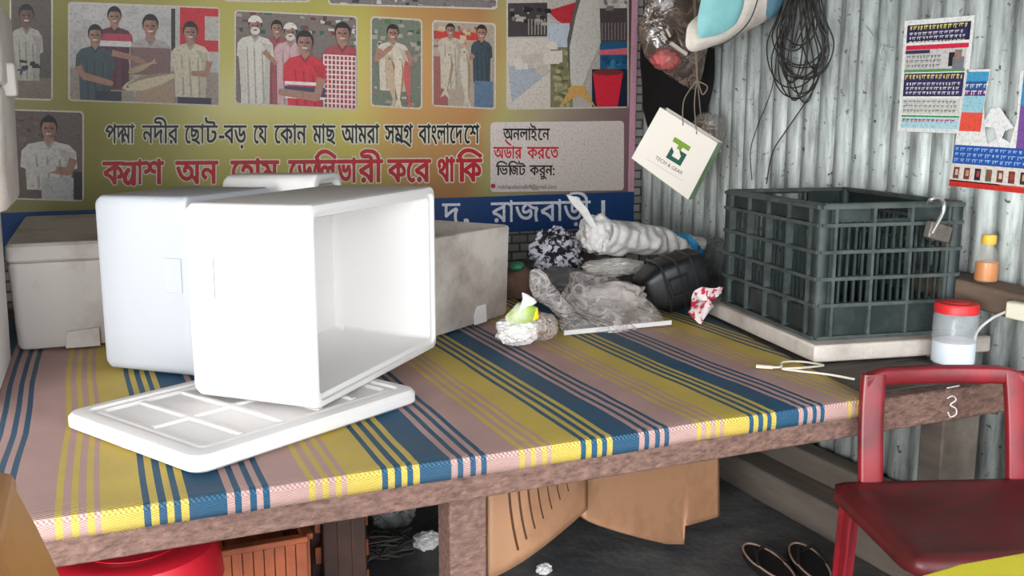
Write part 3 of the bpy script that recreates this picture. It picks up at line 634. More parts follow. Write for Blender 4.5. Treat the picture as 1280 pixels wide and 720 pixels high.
# ------------------------------------------------------------------ dark sheet put in for the shaded gap beside the banner
q = [atx(x, y, 2.11) for x, y in ((804, -60), (900, -60), (893, 60), (888, 130), (872, 178), (836, 206), (812, 190), (804, 120))]
tag(MB().pillow(q, (-1, 0, 0), .02, amp=.02, freq=6, dens=60).build('shade_sheet', mat('shade_black', (9, 9, 10), .8, bump=.2, bscale=20)), 'black sheet put in for the dark shaded gap between banner and tin wall', 'sheet')

# ------------------------------------------------------------------ hanging things
twine = mat('twine', (120, 106, 92), .8)
# paper bag
bagY = 2.75
def hb(x, y, dy=0): return aty(x, y, bagY+dy)
pb = thing('paper_bag', 'white paper shopping bag with green TG logo hanging by a string', 'bag', tuple(hb(845, 245)))
fA, fB, fC, fD = hb(825, 134), hb(897, 179, -.05), hb(860, 250, -.05), hb(789, 198)
nrm = (fB-fA).cross(fD-fA).normalized()
if nrm.y > 0: nrm = -nrm
back = V((.065, .06, .0))
paper = mat('white_card', (226, 216, 204), .6); green = mat('green_card', (128, 160, 118), .6, dirt=(170, 190, 160), dscale=14)
def wall_q(a, b_, c, d, nm, mt):
    n_ = (b_-a).cross(d-a).normalized(); MB().prism([a, b_, c, d], n_*.0015).build(nm, mt, pb)
wall_q(fA, fB, fC, fD, 'front_panel', paper); wall_q(fA+back, fB+back, fC+back, fD+back, 'back_panel', paper)
mid = back*.5
for a, c, nm in ((fB, fC, 'side_panel'), (fA, fD, 'side_panel')):
    ins = (fA-fB).normalized()*(.006 if a == fB else -.006)
    MB().add([a, a+mid+ins, c+mid+ins, c, a+back, c+back], [(0, 1, 2, 3), (1, 4, 5, 2)]).build(nm, green, pb, smooth=False, solid=.001)
wall_q(fD, fC, fC+back, fD+back, 'base_panel', green)
# logo in the plane of the front panel
def lp(u, v, k=1): return fA + (fB-fA)*u + (fD-fA)*v + nrm*(.0012*k)
def lpoly(mb, pts, mi=0): mb.add([lp(u, v) for u, v in pts], mathutils_tess(pts), mi)
g = MB()
lpoly(g, [(.40, .30), (.68, .30), (.68, .385), (.575, .385), (.575, .45), (.505, .45), (.505, .385), (.40, .385)], 0)
lpoly(g, [(.43, .47), (.43, .68), (.68, .68), (.68, .45), (.55, .45), (.60, .515), (.615, .52), (.615, .605), (.495, .605), (.495, .53)], 1)
g.build('logo', [ink((116, 150, 40)), ink((22, 84, 66))], pb, smooth=False)
gt = raster([('TECH & GEAR', 0, 60, 10, 2, .7)], 62, 13, 5)
spans(gt, lambda c, r: lp(.30+c/5/60*.46, .72+r/5/13*.10), MB()).build('shop_name', ink((96, 96, 88)), pb, smooth=False)
g = MB()
for v in (.87,): g.add([lp(.2, v), lp(.83, v), lp(.83, v+.008), lp(.2, v+.008)], [(0, 1, 2, 3)])
g.build('small_print', ink((190, 180, 168)), pb, smooth=False)
kn = hb(871, 101, .02)
MB().tube(smoothpath([lp(.42, .06), hb(855, 125), kn]), .0022, 6).tube(smoothpath([lp(.66, .06), hb(868, 130), kn]), .0022, 6).tube([kn, hb(869, 60, .04), hb(866, -60, .06)], .002, 6).tube(smoothpath([kn, hb(884, 108), hb(878, 118), kn, hb(862, 112)], 6), .0022, 6).build('string', twine, pb)
# clear bag behind the paper bag
cb = thing('plastic_bag', 'clear plastic bag hanging just behind the white paper bag', 'bag', tuple(hb(880, 190, .1)))
MB().blob(hb(884, 168, .11), (.062, .05, .072), 3, .25, 2.2).build('bag_film', film('clear_film_dim', (150, 140, 130), .3), cb)
MB().blob(hb(880, 168, .11), (.04, .03, .035), 5, .2, 2).build('contents', mat('brown_stuff', (120, 96, 80), .7, dirt=(90, 70, 58)), cb)
MB().tube([hb(876, 145, .11), hb(872, 104, .05), hb(868, -40, .08)], .002, 6).build('tie', twine, cb)
# brown plastic bag with red packet
hbY = 2.95
kb = thing('plastic_bag', 'brownish plastic bag with a red packet inside, hanging beside the banner top', 'bag', tuple(aty(845, 105, hbY)))
q = [aty(x, y, hbY) for x, y in ((806, -40), (880, -40), (872, 50), (884, 88), (872, 107), (835, 97), (808, 70), (802, 30))]
MB().pillow(q, (.2, -1, 0), .07, amp=.03, freq=9, dens=56, rings=8).build('bag_film', film('brown_film', (112, 96, 86), .42, bscale=9), kb)
MB().blob(aty(832, 74, hbY-.02), (.05, .04, .036), 9, .3, 2.5).build('red_packet', mat('red_packet', (178, 66, 66), .5, dirt=(150, 120, 110), dscale=25), kb)
MB().blob(aty(845, 22, hbY), (.06, .045, .08), 12, .3, 2.5).blob(aty(855, 88, hbY), (.05, .04, .03), 13, .3, 2).build('dark_contents', mat('dark_contents', (70, 58, 52), .8, dirt=(50, 40, 36)), kb)
# clothes peg-like ties at the bag's neck
pg = MB().bar(aty(838, 54, hbY-.1), aty(858, 68, hbY-.1), .012, .012).tube([aty(826, 40, hbY-.1), aty(833, 50, hbY-.1)], .005, 6).tube([aty(833, 36, hbY-.1), aty(838, 46, hbY-.1)], .005, 6)
pg.build('tag_strip', mat('pale_plastic', (196, 184, 170), .6), kb, bevel=.001)
# folded sack, white and teal
sY = 2.6
sk = thing('woven_sack', 'folded white sack with a teal panel hanging at the top right of the banner', 'sack', tuple(aty(910, 62, sY)))
sackw = mat('sack_white', (204, 194, 182), .7, dirt=(160, 148, 136), dscale=10, bump=.2, bscale=90); teal = mat('sack_teal', (120, 176, 178), .6, dirt=(150, 190, 188), dscale=8)
q = [aty(x, y, sY) for x, y in ((893, -40), (985, -40), (972, 12), (955, 28), (925, 44), (890, 58), (866, 64), (857, 58), (860, 30), (876, 14))]
MB().pillow(q, (0, -1, 0), .05, amp=.012, freq=9, dens=60, rings=8).build('sack_body', sackw, sk)
q = [aty(x, y, sY-.052) for x, y in ((886, -40), (936, -40), (928, 10), (918, 30), (900, 42), (874, 48), (874, 22))]
MB().pillow(q, (0, -1, 0), .018, amp=.008, freq=9, dens=50).build('teal_panel', teal, sk)
q = [aty(x, y, sY-.03) for x, y in ((950, -40), (985, -40), (974, 14), (962, 26), (955, 10))]
MB().pillow(q, (0, -1, 0), .03, amp=.006, freq=9).build('blue_corner', mat('sack_blue', (62, 96, 112), .6), sk)
MB().tube(smoothpath([aty(957, -40, sY-.075), aty(940, 20, sY-.075), aty(915, 48, sY-.06), aty(890, 60, sY-.03)]), .002, 6).build('cord', mat('dark_cord', (40, 36, 36), .7), sk)

# wire coil on the tin wall
wm = mat('black_wire', (44, 42, 40), .55)
random.seed(11); m = MB(); XW = WX-.035
wc = None
for k in range(17):
    cx = 1005 + random.uniform(-12, 12); hw = random.uniform(14, 44); bot = random.choice([60, 85, 92, 100, 106, 112, 118, 124, 127]) + random.uniform(-4, 4); top = random.uniform(-40, -10)
    dxx = random.uniform(-14, 12)
    pts = []
    for a in range(14):
        t = 2*PI*a/14; yy = (top+bot)/2 - (bot-top)/2*math.cos(t); wd = hw*(1 if math.cos(t) < .2 else .75)
        pts.append(atx(cx + dxx*(yy-top)/(bot-top) + wd*math.sin(t)*(0.55+.45*(yy-top)/(bot-top)), yy, XW - random.uniform(0, .03)))
    m.tube(smoothpath(pts, 4, True), .0024, 6, True)
for k in range(5):
    m.tube(smoothpath([atx(990+k*7, -40, XW-.02), atx(985+k*9, 10, XW-.03), atx(978+k*6+random.uniform(-8, 8), 60, XW-.01)], 6), .0024, 6)
m.tube(smoothpath([atx(972, 60, XW), atx(965, 110, XW), atx(946, 160, XW), atx(938, 190, XW), atx(940, 225, XW)], 6), .0018, 6)
m.tube(smoothpath([atx(1032, 70, XW), atx(1018, 110, XW), atx(985, 160, XW), atx(966, 190, XW), atx(958, 230, XW)], 6), .0022, 6)
tag(m.build('wire_coil', wm), 'tangled coil of black wire hanging on the corrugated tin wall', 'wire')
tag(MB().tube(smoothpath([atx(1082, 32, WX-.02), atx(1094, 47, WX-.02), atx(1103, 58, WX-.02), atx(1109, 76, WX-.02)], 5), .0012, 5).tube([atx(1117, 60, WX-.02), atx(1104, 56, WX-.02), atx(1100, 66, WX-.02)], .0015, 5).build('thin_wire', mat('steel_wire', (190, 190, 186), .4, metal=.6)), 'short twist of thin pale wire on the tin left of the poster', 'wire')

# posters
PX = WX-.0165
def poster(name, label, corners, bands, holes=False):
    A, B, C_, D = [atx(x, y, PX) for x, y in corners]     # tl tr br bl
    t = thing(name, label, 'poster', tuple(D))
    f = lambda u, v, k=0: (A*(1-u)+B*u)*(1-v) + (D*(1-u)+C_*u)*v + V((-.0006*k, 0, 0))
    if holes:
        pl = [(0, 0), (.27, 0), (.25, .3), (.29, .5), (.34, .62), (.45, .55), (.56, .6), (.6, .4), (.58, .02), (1, 0), (1, 1), (0, 1)]
        MB().add([f(u, v) for u, v in pl], mathutils_tess(pl)).build('sheet', ink((226, 224, 220)), t, smooth=False, solid=.0006)
    else: MB().grid(lambda u, v: f(u, v), 4, 4).build('sheet', ink((226, 224, 220)), t, smooth=False, solid=.0006)
    for nm, lst in bands:
        mb = MB(); cols = {}; mats = []
        for u0, v0, u1, v1, c, k in lst:
            if c not in cols: cols[c] = len(mats); mats.append(ink(c))
            mb.add([f(u0, v0, k), f(u1, v0, k), f(u1, v1, k), f(u0, v1, k)], [(0, 1, 2, 3)], cols[c])
        mb.build(nm, mats, t, smooth=False)
    return t, f
random.seed(3)
def scrib(u0, u1, v0, v1, c, rows=1, k=3):
    out = []; h = (v1-v0)/rows
    for r in range(rows):
        u = u0
        while u < u1-.02:
            wd = random.uniform(.02, .07); b_ = min(u1, u+wd); y0 = v0+r*h+h*.2
            out += [(u, y0, b_, y0+h*.18, c, k)] + [(u+(b_-u)*q_, y0, u+(b_-u)*q_+.009, y0+h*random.uniform(.45, .7), c, k) for q_ in (.05, .5)]
            u = b_ + .018
    return out
NV, WH, YL, RD, GY = (52, 46, 88), (228, 226, 222), (232, 214, 120), (206, 44, 70), (196, 194, 190)
p1 = [(.05, .045, .96, .20, (40, 38, 62), 1), (.05, .10, .93, .165, NV, 1.5), (.05, .225, .96, .265, RD, 1), (.05, .265, .94, .46, GY, 1), (.05, .27, .42, .30, (60, 50, 80), 2), (.05, .44, .94, .465, (90, 150, 90), 2),
      (.05, .475, .94, .68, NV, 1), (.05, .70, .93, .84, (206, 206, 198), 1), (.05, .85, .93, .865, (60, 150, 80), 1), (.05, .87, .93, .965, (170, 206, 214), 1)]
p1 += scrib(.1, .92, .045, .10, YL) + scrib(.1, .9, .105, .22, WH, 3) + scrib(.08, .6, .31, .43, (120, 118, 116), 3) + scrib(.07, .92, .475, .54, YL) + scrib(.1, .9, .55, .67, WH, 3) + scrib(.08, .9, .71, .83, (140, 140, 134), 3) + scrib(.08, .9, .875, .92, RD)
p1 += [(.70, .30, .78, .42, (40, 36, 40), 2), (.78, .28, .88, .36, (150, 120, 110), 2.2), (.76, .34, .92, .45, (120, 120, 126), 2.1)]
poster('poster', 'white-edged poster with dark purple and yellow bands on the tin wall', ((1131, 26), (1219, 19), (1203, 167), (1122, 164)), [('print', p1)])
p2 = [(.02, .02, .26, .10, (70, 150, 190), 1), (.02, .10, .25, .17, (40, 90, 150), 1), (.02, .17, .25, .22, (90, 50, 110), 1), (.02, .22, .25, .36, (150, 196, 206), 1), (.02, .36, .25, .52, (226, 84, 66), 1), (.0, .64, 1, .80, (44, 84, 160), 1), (.0, .80, 1, .955, (214, 206, 196), 1), (.0, .945, 1, 1, (200, 52, 44), 1),
      (.62, .0, .72, .3, (60, 140, 190), 1), (.62, .3, 1, .64, (120, 80, 150), 1)]
p2 += scrib(.02, .28, .11, .22, WH, 2) + scrib(.02, .98, .65, .79, (150, 190, 230), 3)
for k in range(9): u = .03+.11*k; p2 += [(u, .83, u+.06, .93, random.choice([(60, 50, 46), (120, 60, 50), (90, 100, 70), (40, 40, 60)]), 2), (u+.02, .85, u+.05, .90, random.choice([(190, 160, 120), (200, 190, 170), (160, 70, 60)]), 2.5)]
poster('poster', 'half-torn blue and white poster with a red lower edge, at the right frame edge', ((1208, 87), (1330, 84), (1318, 246), (1186, 232)), [('print', p2)], holes=True)
tn = MB().prism([atx(x, y, PX-.004) for x, y in ((1228, 158), (1240, 136), (1250, 134), (1256, 143), (1268, 160), (1256, 164), (1250, 178), (1244, 160))], (-.004, 0, 0))
tag(tn.build('torn_paper', ink((226, 224, 222))), 'small torn white paper flap curling over the blue poster', 'paper')

# ------------------------------------------------------------------ slab, crate, lock
eL = V((.095, .52, 0)).normalized(); eR = V((eL.y, -eL.x, 0))
sF = V((1.614, 1.84, 0)); Rm = Matrix(((eR.x, eL.x, 0), (eR.y, eL.y, 0), (0, 0, 1)))
c = sF + eR*.255 + eL*.335
tag(MB().box((c.x, c.y, TZ+.024), (.51, .67, .044), Rm).build('foam_slab', foamrough, bevel=.006), 'flat dirty white foam slab lying under the dark plastic crate', 'slab')
SZ = TZ+.0462
crm = mat('dark_green_plastic', (31, 41, 41), .5, dirt=(58, 66, 63), dscale=14, damt=.35, spec=.4); crm2 = mat('worn_edge_plastic', (74, 82, 79), .55, dirt=(42, 51, 50), dscale=20)
F = V((1.66, 1.893, SZ)); CLx, CLy, CH = .39, .52, .345
ct = thing('plastic_crate', 'dark green slatted plastic crate standing on the foam slab by the tin wall', 'crate', tuple(F + eR*CLx/2 + eL*CLy/2))
MB().box(F + eR*CLx/2 + eL*CLy/2 + V((0, 0, .008)), (CLx-.02, CLy-.02, .012), Rm).build('base', crm, ct)
def panel(o, ex, ln, out, cols, low):
    """lattice side wall from o along ex"""
    m = MB(); m2 = MB(); R3 = Matrix(((ex.x, out.x, 0), (ex.y, out.y, 0), (0, 0, 1)))
    def bx(s, z, ds, dz, th, mbx, off=0): mbx.box(o + ex*s + V((0, 0, z)) + out*off, (ds, th, dz), R3)
    pw = .034
    for s_ in (pw/2, ln-pw/2): bx(s_, CH/2, pw, CH-.004, .012, m)
    bx(ln/2, .045, ln, .085 if low else .06, .008, m)
    if low:
        bx(ln*.17, CH-.022, ln*.34, .044, .01, m); bx(ln*.83, CH-.022, ln*.34, .044, .01, m); bx(ln/2, CH-.006, ln*.34, .012, .01, m); bx(ln/2, CH-.042, ln*.34, .008, .01, m)
    else: bx(ln/2, CH-.022, ln, .044, .01, m)
    zs = [.006, .09, .158, .226, .294, CH-.006]
    for z in zs: bx(ln/2, z, ln+.012, .009, .02, m2, .006)
    wd = (ln-2*pw)/cols
    for k in range(cols+1):
        s_ = pw + wd*k; bx(s_, CH/2, .008, CH-.004, .018, m2, .005)
        if k < cols:
            for j in range(1, 5): bx(s_ + wd*j/5, .2, .0065, .21, .006, m)
            for j in range(1, 5): bx(s_ + wd*j/5, .07+.02*(j % 2), .006, .05, .0075, m)
    p = m.build('side_panel', crm, ct, bevel=0, smooth=False); m2.build('rib', crm2, p, smooth=False)
panel(F, eL, CLy, -eR, 4, False); panel(F + eR*CLx, eL, CLy, eR, 4, False)
panel(F, eR, CLx, -eL, 3, True); panel(F + eL*CLy, eR, CLx, eL, 3, True)
for a, b_ in ((0, 0), (1, 0), (0, 1), (1, 1)):
    p = F + eR*(CLx*a) + eL*(CLy*b_); MB().lathe([(.02, .002), (.021, .01), (.021, CH-.012), (.017, CH)], p + eR*(.006-.012*a) + eL*(.006-.012*b_), 14).build('corner_post', crm, ct)
m = MB(); z = V((0, 0, CH-.003)); cs = [F + z, F + eR*CLx + z, F + eR*CLx + eL*CLy + z, F + eL*CLy + z]
for i in range(4): m.bar(cs[i], cs[(i+1) % 4], .026, .012)
m.build('rim', crm2, ct, bevel=.003)
# padlock hooked over the crate's right end
lY = F + eR*CLx
def lk(x, y, dy=0): return aty(x, y, lY.y-.03+dy)
pk = thing('padlock', 'open steel padlock hooked over the right rim of the crate', 'padlock', tuple(lk(1176, 305)))
MB().tube(smoothpath([lk(1160, 255, .02), lk(1164, 249), lk(1173, 247), lk(1179, 253), lk(1179, 264), lk(1172, 278), lk(1164, 292)], 6), .0055, 10).build('shackle', mat('bright_steel', (200, 200, 196), .25, metal=.8), pk)
a, b_ = lk(1163, 284), lk(1193, 291); dx = (b_-a)
MB().prism([lk(1166, 276), lk(1192, 284), lk(1187, 305), lk(1161, 297)], (0, .022, 0)).build('lock_body', mat('dull_brass', (120, 112, 104), .45, metal=.4, dirt=(84, 78, 72), dscale=30), pk, bevel=.004)

# jar with red lid
J = V((1.952, 1.722, TZ-.004)); jr = thing('jar', 'clear plastic jar with red screw lid holding white powder, right of the crate', 'jar', tuple(J))
clear = bpy.data.materials.new('clear_plastic'); clear.use_nodes = True; b = clear.node_tree.nodes['Principled BSDF']
b.inputs['Base Color'].default_value = (.85, .9, .92, 1); b.inputs['Roughness'].default_value = .12; b.inputs['Alpha'].default_value = .2; b.inputs['Specular IOR Level'].default_value = .8
MB().lathe([(.049, 0), (.053, .004), (.053, .118), (.049, .13), (.045, .134)], J, 32).build('jar_body', clear, jr)
MB().lathe([(.047, .003), (.0505, .006), (.0505, .058), (.03, .064), (.012, .06)], J, 28).build('white_powder', mat('powder', (238, 243, 250), .8), jr)
MB().lathe([(.046, .13), (.0525, .131), (.053, .15), (.05, .155), (.03, .156), (.028, .158), (.008, .158)], J, 32).build('lid', mat('red_cap', (206, 44, 46), .4), jr)
# little bottle on the beam
Bt = atx(1231, 362, 2.085); Bt.z = .668 - (1.95-Bt.y)*.0572 + .034
bt_ = thing('bottle', 'small glass bottle of amber oil with a yellow cap on the wall beam', 'bottle', tuple(Bt))
gl = mat('bottle_glass', (220, 214, 200), .08, spec=.8); gb = gl.node_tree.nodes['Principled BSDF']; gb.inputs['Alpha'].default_value = .15
MB().lathe([(.026, 0), (.029, .004), (.029, .052), (.026, .066), (.014, .09), (.013, .1)], Bt, 22).build('bottle_body', gl, bt_)
MB().lathe([(.024, .002), (.0275, .005), (.0275, .05), (.02, .053)], Bt, 22).build('amber_oil', mat('amber', (196, 112, 16), .3), bt_)
MB().lathe([(.016, .096), (.018, .099), (.018, .117), (.015, .121)], Bt, 18).build('cap', mat('yellow_cap', (226, 176, 66), .45), bt_)
# adapter and cable
A0 = aty(1272, 389, 1.52); adp = thing('power_adapter', 'cream power adapter block with a white cable, right edge by the jar', 'adapter', tuple(A0))
Ax = atx(1275, 389, 2.02)
MB().box(Ax + V((0, -.02, 0)), (.03, .1, .042)).build('adapter_block', mat('cream_plastic', (224, 220, 196), .45), adp, bevel=.005)
E0 = Ax + V((0, .03, -.004)); MB().tube(smoothpath([E0, atx(1240, 398, 2.03), atx(1222, 414, 2.03), atx(1214, 434, 2.03), J+V((.075, .06, .008))], 6), .0035, 8).build('cable', mat('white_cable', (226, 226, 222), .5), adp)

# white cord loop on the mat
z = TZ+.006
cl = smoothpath([atz(946, 458, z), atz(975, 459, z), atz(978, 453, z+.004), atz(1000, 452, z), atz(1022, 455, z), atz(1028, 457, z), atz(1000, 460, z+.004), atz(978, 461, z), atz(1000, 464, z), atz(1035, 468, z), atz(1068, 474, z)], 5)
tag(MB().tube(cl, .0028, 6).tube([atz(945, 458, z), atz(966, 459.5, z)], .0045, 6).build('plastic_tie', mat('tie_white', (228, 218, 200), .5)), 'thin white plastic strip looped on the mat in front of the foam slab', 'strip')

# ------------------------------------------------------------------ clutter at the back of the table
random.seed(2)
# rolled white sack with blue band
rs = thing('rolled_sack', 'rolled white woven sack with a blue band lying on the clutter pile', 'sack', tuple(aty(805, 322, 2.92)))
ax0, ax1 = aty(748, 292, 2.84), aty(866, 303, 2.92)
dv = (ax1-ax0); dn_ = dv.normalized(); u1 = dn_.cross(V((0, 0, 1))).normalized(); u2 = u1.cross(dn_)
def roll(u, v, flat=1.0):
    a = 2*PI*v; r = .062 + .006*math.sin(3*a+5*u) ; sp_ = 1 + .15*u
    p = ax0 + dv*u + u1*(math.cos(a)*r*1.15*sp_) + u2*(math.sin(a)*r*(1-.35*u)) ; p = p + V((0, 0, -.02*u))
    return p + nvec(V((u*9, math.cos(a)*1.6, math.sin(a)*1.6)))*.011 + u1*.004*math.sin(u*60)
sackm = mat('white_weave', (214, 210, 206), .6, dirt=(170, 164, 160), dscale=10, bump=.5, bscale=35); blue = mat('blue_weave', (44, 130, 176), .55)
def bag_col(i): return 1 if .74 < i < .87 else 0
m = MB(); NU, NV = 60, 36
vs = [roll(i/NU, j/NV) for i in range(NU+1) for j in range(NV)]
for i in range(NU):
    for j in range(NV):
        m.f.append((i*NV+j, (i+1)*NV+j, (i+1)*NV+(j+1) % NV, i*NV+(j+1) % NV)); m.m.append(1 if i/NU > .8 - .14*math.sin(2*PI*j/NV) and i/NU < .93 - .14*math.sin(2*PI*j/NV) else 0)
m.v = vs; m.f += [tuple(NU*NV+j for j in range(NV))]; m.m += [0]
m.build('sack_body', [sackm, blue], rs)
g = MB().blob(ax0 - dn_*.005, (.055, .05, .058), 21, .45, 2.6, 4); g.build('gathered_end', [sackm], rs)
m = MB().prism([aty(x, y, 2.77) for x, y in ((708, 243), (722, 247), (735, 262), (746, 284), (738, 284), (726, 266), (716, 256))], (0, .006, 0)); m.build('torn_strip', sackm, rs)
# second white sheet under the roll
tag(MB().blob(aty(768, 334, 2.84), (.1, .07, .026), 31, .35, 2.4, 5).build('white_sheet', mat('offwhite_plastic', (206, 202, 194), .45, bump=.5, bscale=22)), 'crumpled off-white plastic sheet squeezed under the rolled white sack', 'plastic')
# newspaper / patterned ball
tag(MB().blob(aty(694, 318, 3.05), (.085, .065, .08), 41, .5, 2.8, 5, mi=0).build('crumpled_paper', mat('newsprint', (196, 194, 204), .7, dirt=(30, 29, 34), dscale=34, damt=.7, bump=.4, hard=True)), 'crumpled grey and black patterned paper ball against the back wall', 'paper')
tag(MB().blob(aty(700, 350, 2.86), (.085, .06, .04), 44, .4, 2.6, 4, flat=TZ+.003).build('dark_plastic', mat('grey_plastic', (92, 90, 90), .4, bump=.5, bscale=25)), 'crumpled dark grey plastic heap under the paper ball', 'plastic')
tag(MB().blob(aty(648, 362, 2.98), (.06, .05, .085), 45, .25, 2, 4, flat=TZ+.003).build('brown_cloth', mat('brown_cloth', (112, 86, 70), .85, dirt=(80, 60, 48))), 'dark brown rag tucked beside the open foam box', 'rag')
tag(MB().blob(aty(646, 333, 2.92), (.024, .02, .016), 46, .3, 2.5, 3).build('green_wrapper', mat('green_wrapper', (46, 116, 84), .4)), 'small green wrapper scrap beside the open foam box', 'wrapper')
tag(MB().blob(aty(712, 372, 3.2), (.3, .12, .14), 47, .35, 3, 5, flat=TZ+.003).build('rubble_bag', mat('grey_bag', (110, 108, 106), .6, dirt=(60, 58, 58), dscale=12, bump=.5, bscale=30)), 'grey lumpy bag along the foot of the back wall', 'bag')
# black moulded tub
bk = thing('black_tub', 'black ribbed plastic tub tipped over next to the clear plastic bag', 'tub', tuple(atz(845, 394, TZ+.003)))
bkm = mat('black_plastic', (24, 25, 26), .4, dirt=(44, 44, 46), dscale=10)
T0 = V((1.655, 2.57, TZ+.105))
axt = V((-.62, .12, -.18)).normalized(); up_ = V((0, 0, 1)); s1_ = axt.cross(up_).normalized(); s2_ = s1_.cross(axt)
m = MB(); sects = [(-.105, .05, .05), (-.1, .074, .078), (-.05, .08, .082), (.03, .08, .078), (.05, .074, .07), (.07, .07, .062), (.10, .058, .046), (.11, .045, .03)]
n = 40; vs = []
for s_, rx, rz in sects:
    for j in range(n):
        a = 2*PI*j/n; cx_, sx_ = math.cos(a), math.sin(a); pw = .42
        vs.append(T0 + axt*s_ + s1_*(math.copysign(abs(cx_)**pw, cx_)*rx) + s2_*(math.copysign(abs(sx_)**pw, sx_)*rz))
fs = [tuple(range(n-1, -1, -1)), tuple((len(sects)-1)*n+j for j in range(n))]
for i in range(len(sects)-1):
    for j in range(n): fs.append((i*n+j, i*n+(j+1) % n, (i+1)*n+(j+1) % n, (i+1)*n+j))
m.add(vs, fs)
zmin = min(p.z for p in m.v); m.v = [p + V((0, 0, TZ+.0085-zmin)) for p in m.v]; T0 = T0 + V((0, 0, TZ+.0085-zmin))
m.build('tub_body', bkm, bk, ang=50)
m = MB()
for s_ in (-.06, -.01, .04):
    pts = []
    for j in range(32):
        a = 2*PI*j/32; cx_, sx_ = math.cos(a), math.sin(a); pts.append(T0 + axt*s_ + s1_*(math.copysign(abs(cx_)**.42, cx_)*.0805) + s2_*(math.copysign(abs(sx_)**.42, sx_)*.081))
    m.tube(pts, .0045, 6, True)
m.build('moulded_rib', mat('black_plastic_edge', (40, 41, 43), .35), bk)
gs = 1 if s1_.y < 0 else -1
q = [T0 + axt*a + s1_*(.082*gs) + s2_*h for a, h in ((-.03, -.025), (.03, -.025), (.03, .03), (-.03, .03))]
MB().tube(q, .006, 6, True).build('grip', mat('black_plastic_edge', (40, 41, 43), .35), bk)
# clear bag with things, on the mat
cbg = thing('plastic_bag', 'large clear plastic bag slumped on the mat in front of the black tub', 'bag', tuple(atz(770, 415, TZ+.003)))
q0 = [(704, 417), (838, 416), (826, 398), (800, 375), (770, 352), (735, 340), (706, 352), (700, 385)]
q = [aty(x, y, 2.36 + (417-y)*.0035) for x, y in q0]
SEAM = q
MB().pillow(q, (.25, -.8, .55), .05, amp=.035, freq=12, dens=90, rings=12, seed=4, flat=TZ+.003).build('bag_film', film('clear_film', (216, 208, 204), .26, bscale=20), cbg)
q = [aty(x, y, 2.42) for x, y in ((664, 338), (672, 336), (690, 362), (720, 385), (712, 412), (690, 392), (668, 368))]
MB().pillow(q, (0, -1, .3), .025, amp=.02, freq=14, dens=50, seed=8, flat=TZ+.003).build('bag_neck', MATS['clear_film'], cbg)
MB().blob(aty(765, 372, 2.5), (.1, .045, .045), 51, .4, 3, 4, flat=TZ+.003).build('contents', mat('pale_contents', (176, 168, 162), .6, dirt=(120, 110, 104), dscale=14), cbg)
MB().bar(*[V((p.x, p.y-.004, max(p.z, TZ+.012))) for p in (SEAM[0], SEAM[1])], .006, .014).build('bag_seam', mat('seam_white', (222, 218, 214), .5), cbg, bevel=.002)
# green and white packet
gp = thing('snack_packet', 'crumpled white, green and yellow packet in clear wrap on the mat', 'packet', tuple(atz(655, 428, TZ+.003)))
pY = 2.27
m = MB().blob(aty(647, 413, pY), (.055, .04, .034), 61, .35, 2.6, 5, flat=TZ+.003); m.build('white_wrap', mat('white_wrap', (222, 218, 214), .4, bump=.4, bscale=40), gp)
q = [aty(x, y, pY-.015) for x, y in ((633, 396), (648, 380), (660, 376), (672, 384), (672, 402), (655, 408), (638, 406))]
MB().pillow(q, (0, -1, .2), .02, amp=.014, freq=20, seed=2).build('green_label', mat('green_print', (152, 178, 70), .4, dirt=(214, 216, 200), dscale=22, damt=.6), gp)
q = [aty(x, y, pY-.035) for x, y in ((664, 386), (672, 384), (674, 398), (666, 402))]
MB().pillow(q, (0, -1, 0), .006).build('yellow_label', mat('yellow_print', (230, 206, 40), .4), gp)
q = [aty(x, y, pY-.03) for x, y in ((648, 390), (654, 374), (651, 366), (660, 368), (668, 372), (672, 378), (660, 386), (650, 394))]
MB().pillow(q, (0, -1, .2), .008, amp=.006, freq=20).build('white_twist', mat('white_wrap', (222, 218, 214), .4), gp)
MB().blob(aty(676, 408, pY+.02), (.045, .04, .035), 63, .3, 2.6, 4, flat=TZ+.003).build('clear_wrap', film('wrap_film', (206, 194, 186), .35, bscale=26), gp)
MB().blob(aty(668, 415, pY-.005), (.014, .012, .01), 64, .3, 2, 3, flat=TZ+.004).build('orange_label', mat('orange_print', (222, 132, 84), .5), gp)
# red and white cloth by the slab
q = [aty(x, y, 2.36) for x, y in ((856, 392), (872, 368), (884, 358), (902, 352), (904, 366), (888, 384), (876, 398), (868, 396))]
tag(MB().pillow(q, (-.5, -1, .3), .014, amp=.03, freq=26, seed=3, dens=70, rings=9, flat=TZ+.003).build('printed_cloth', mat('red_white_print', (226, 214, 212), .5, dirt=(190, 40, 66), dscale=38, damt=.55, hard=True)), 'small red and white printed plastic scrap at the left end of the foam slab', 'scrap')
tag(MB().blob(aty(894, 334, 2.76), (.036, .055, .095), 71, .25, 2.2, 5, flat=TZ+.003).build('dark_sack', mat('dark_grey_weave', (92, 94, 94), .7, dirt=(56, 57, 58), dscale=30, bump=.5, bscale=60)), 'dark grey net sack squeezed between black tub and crate', 'sack')

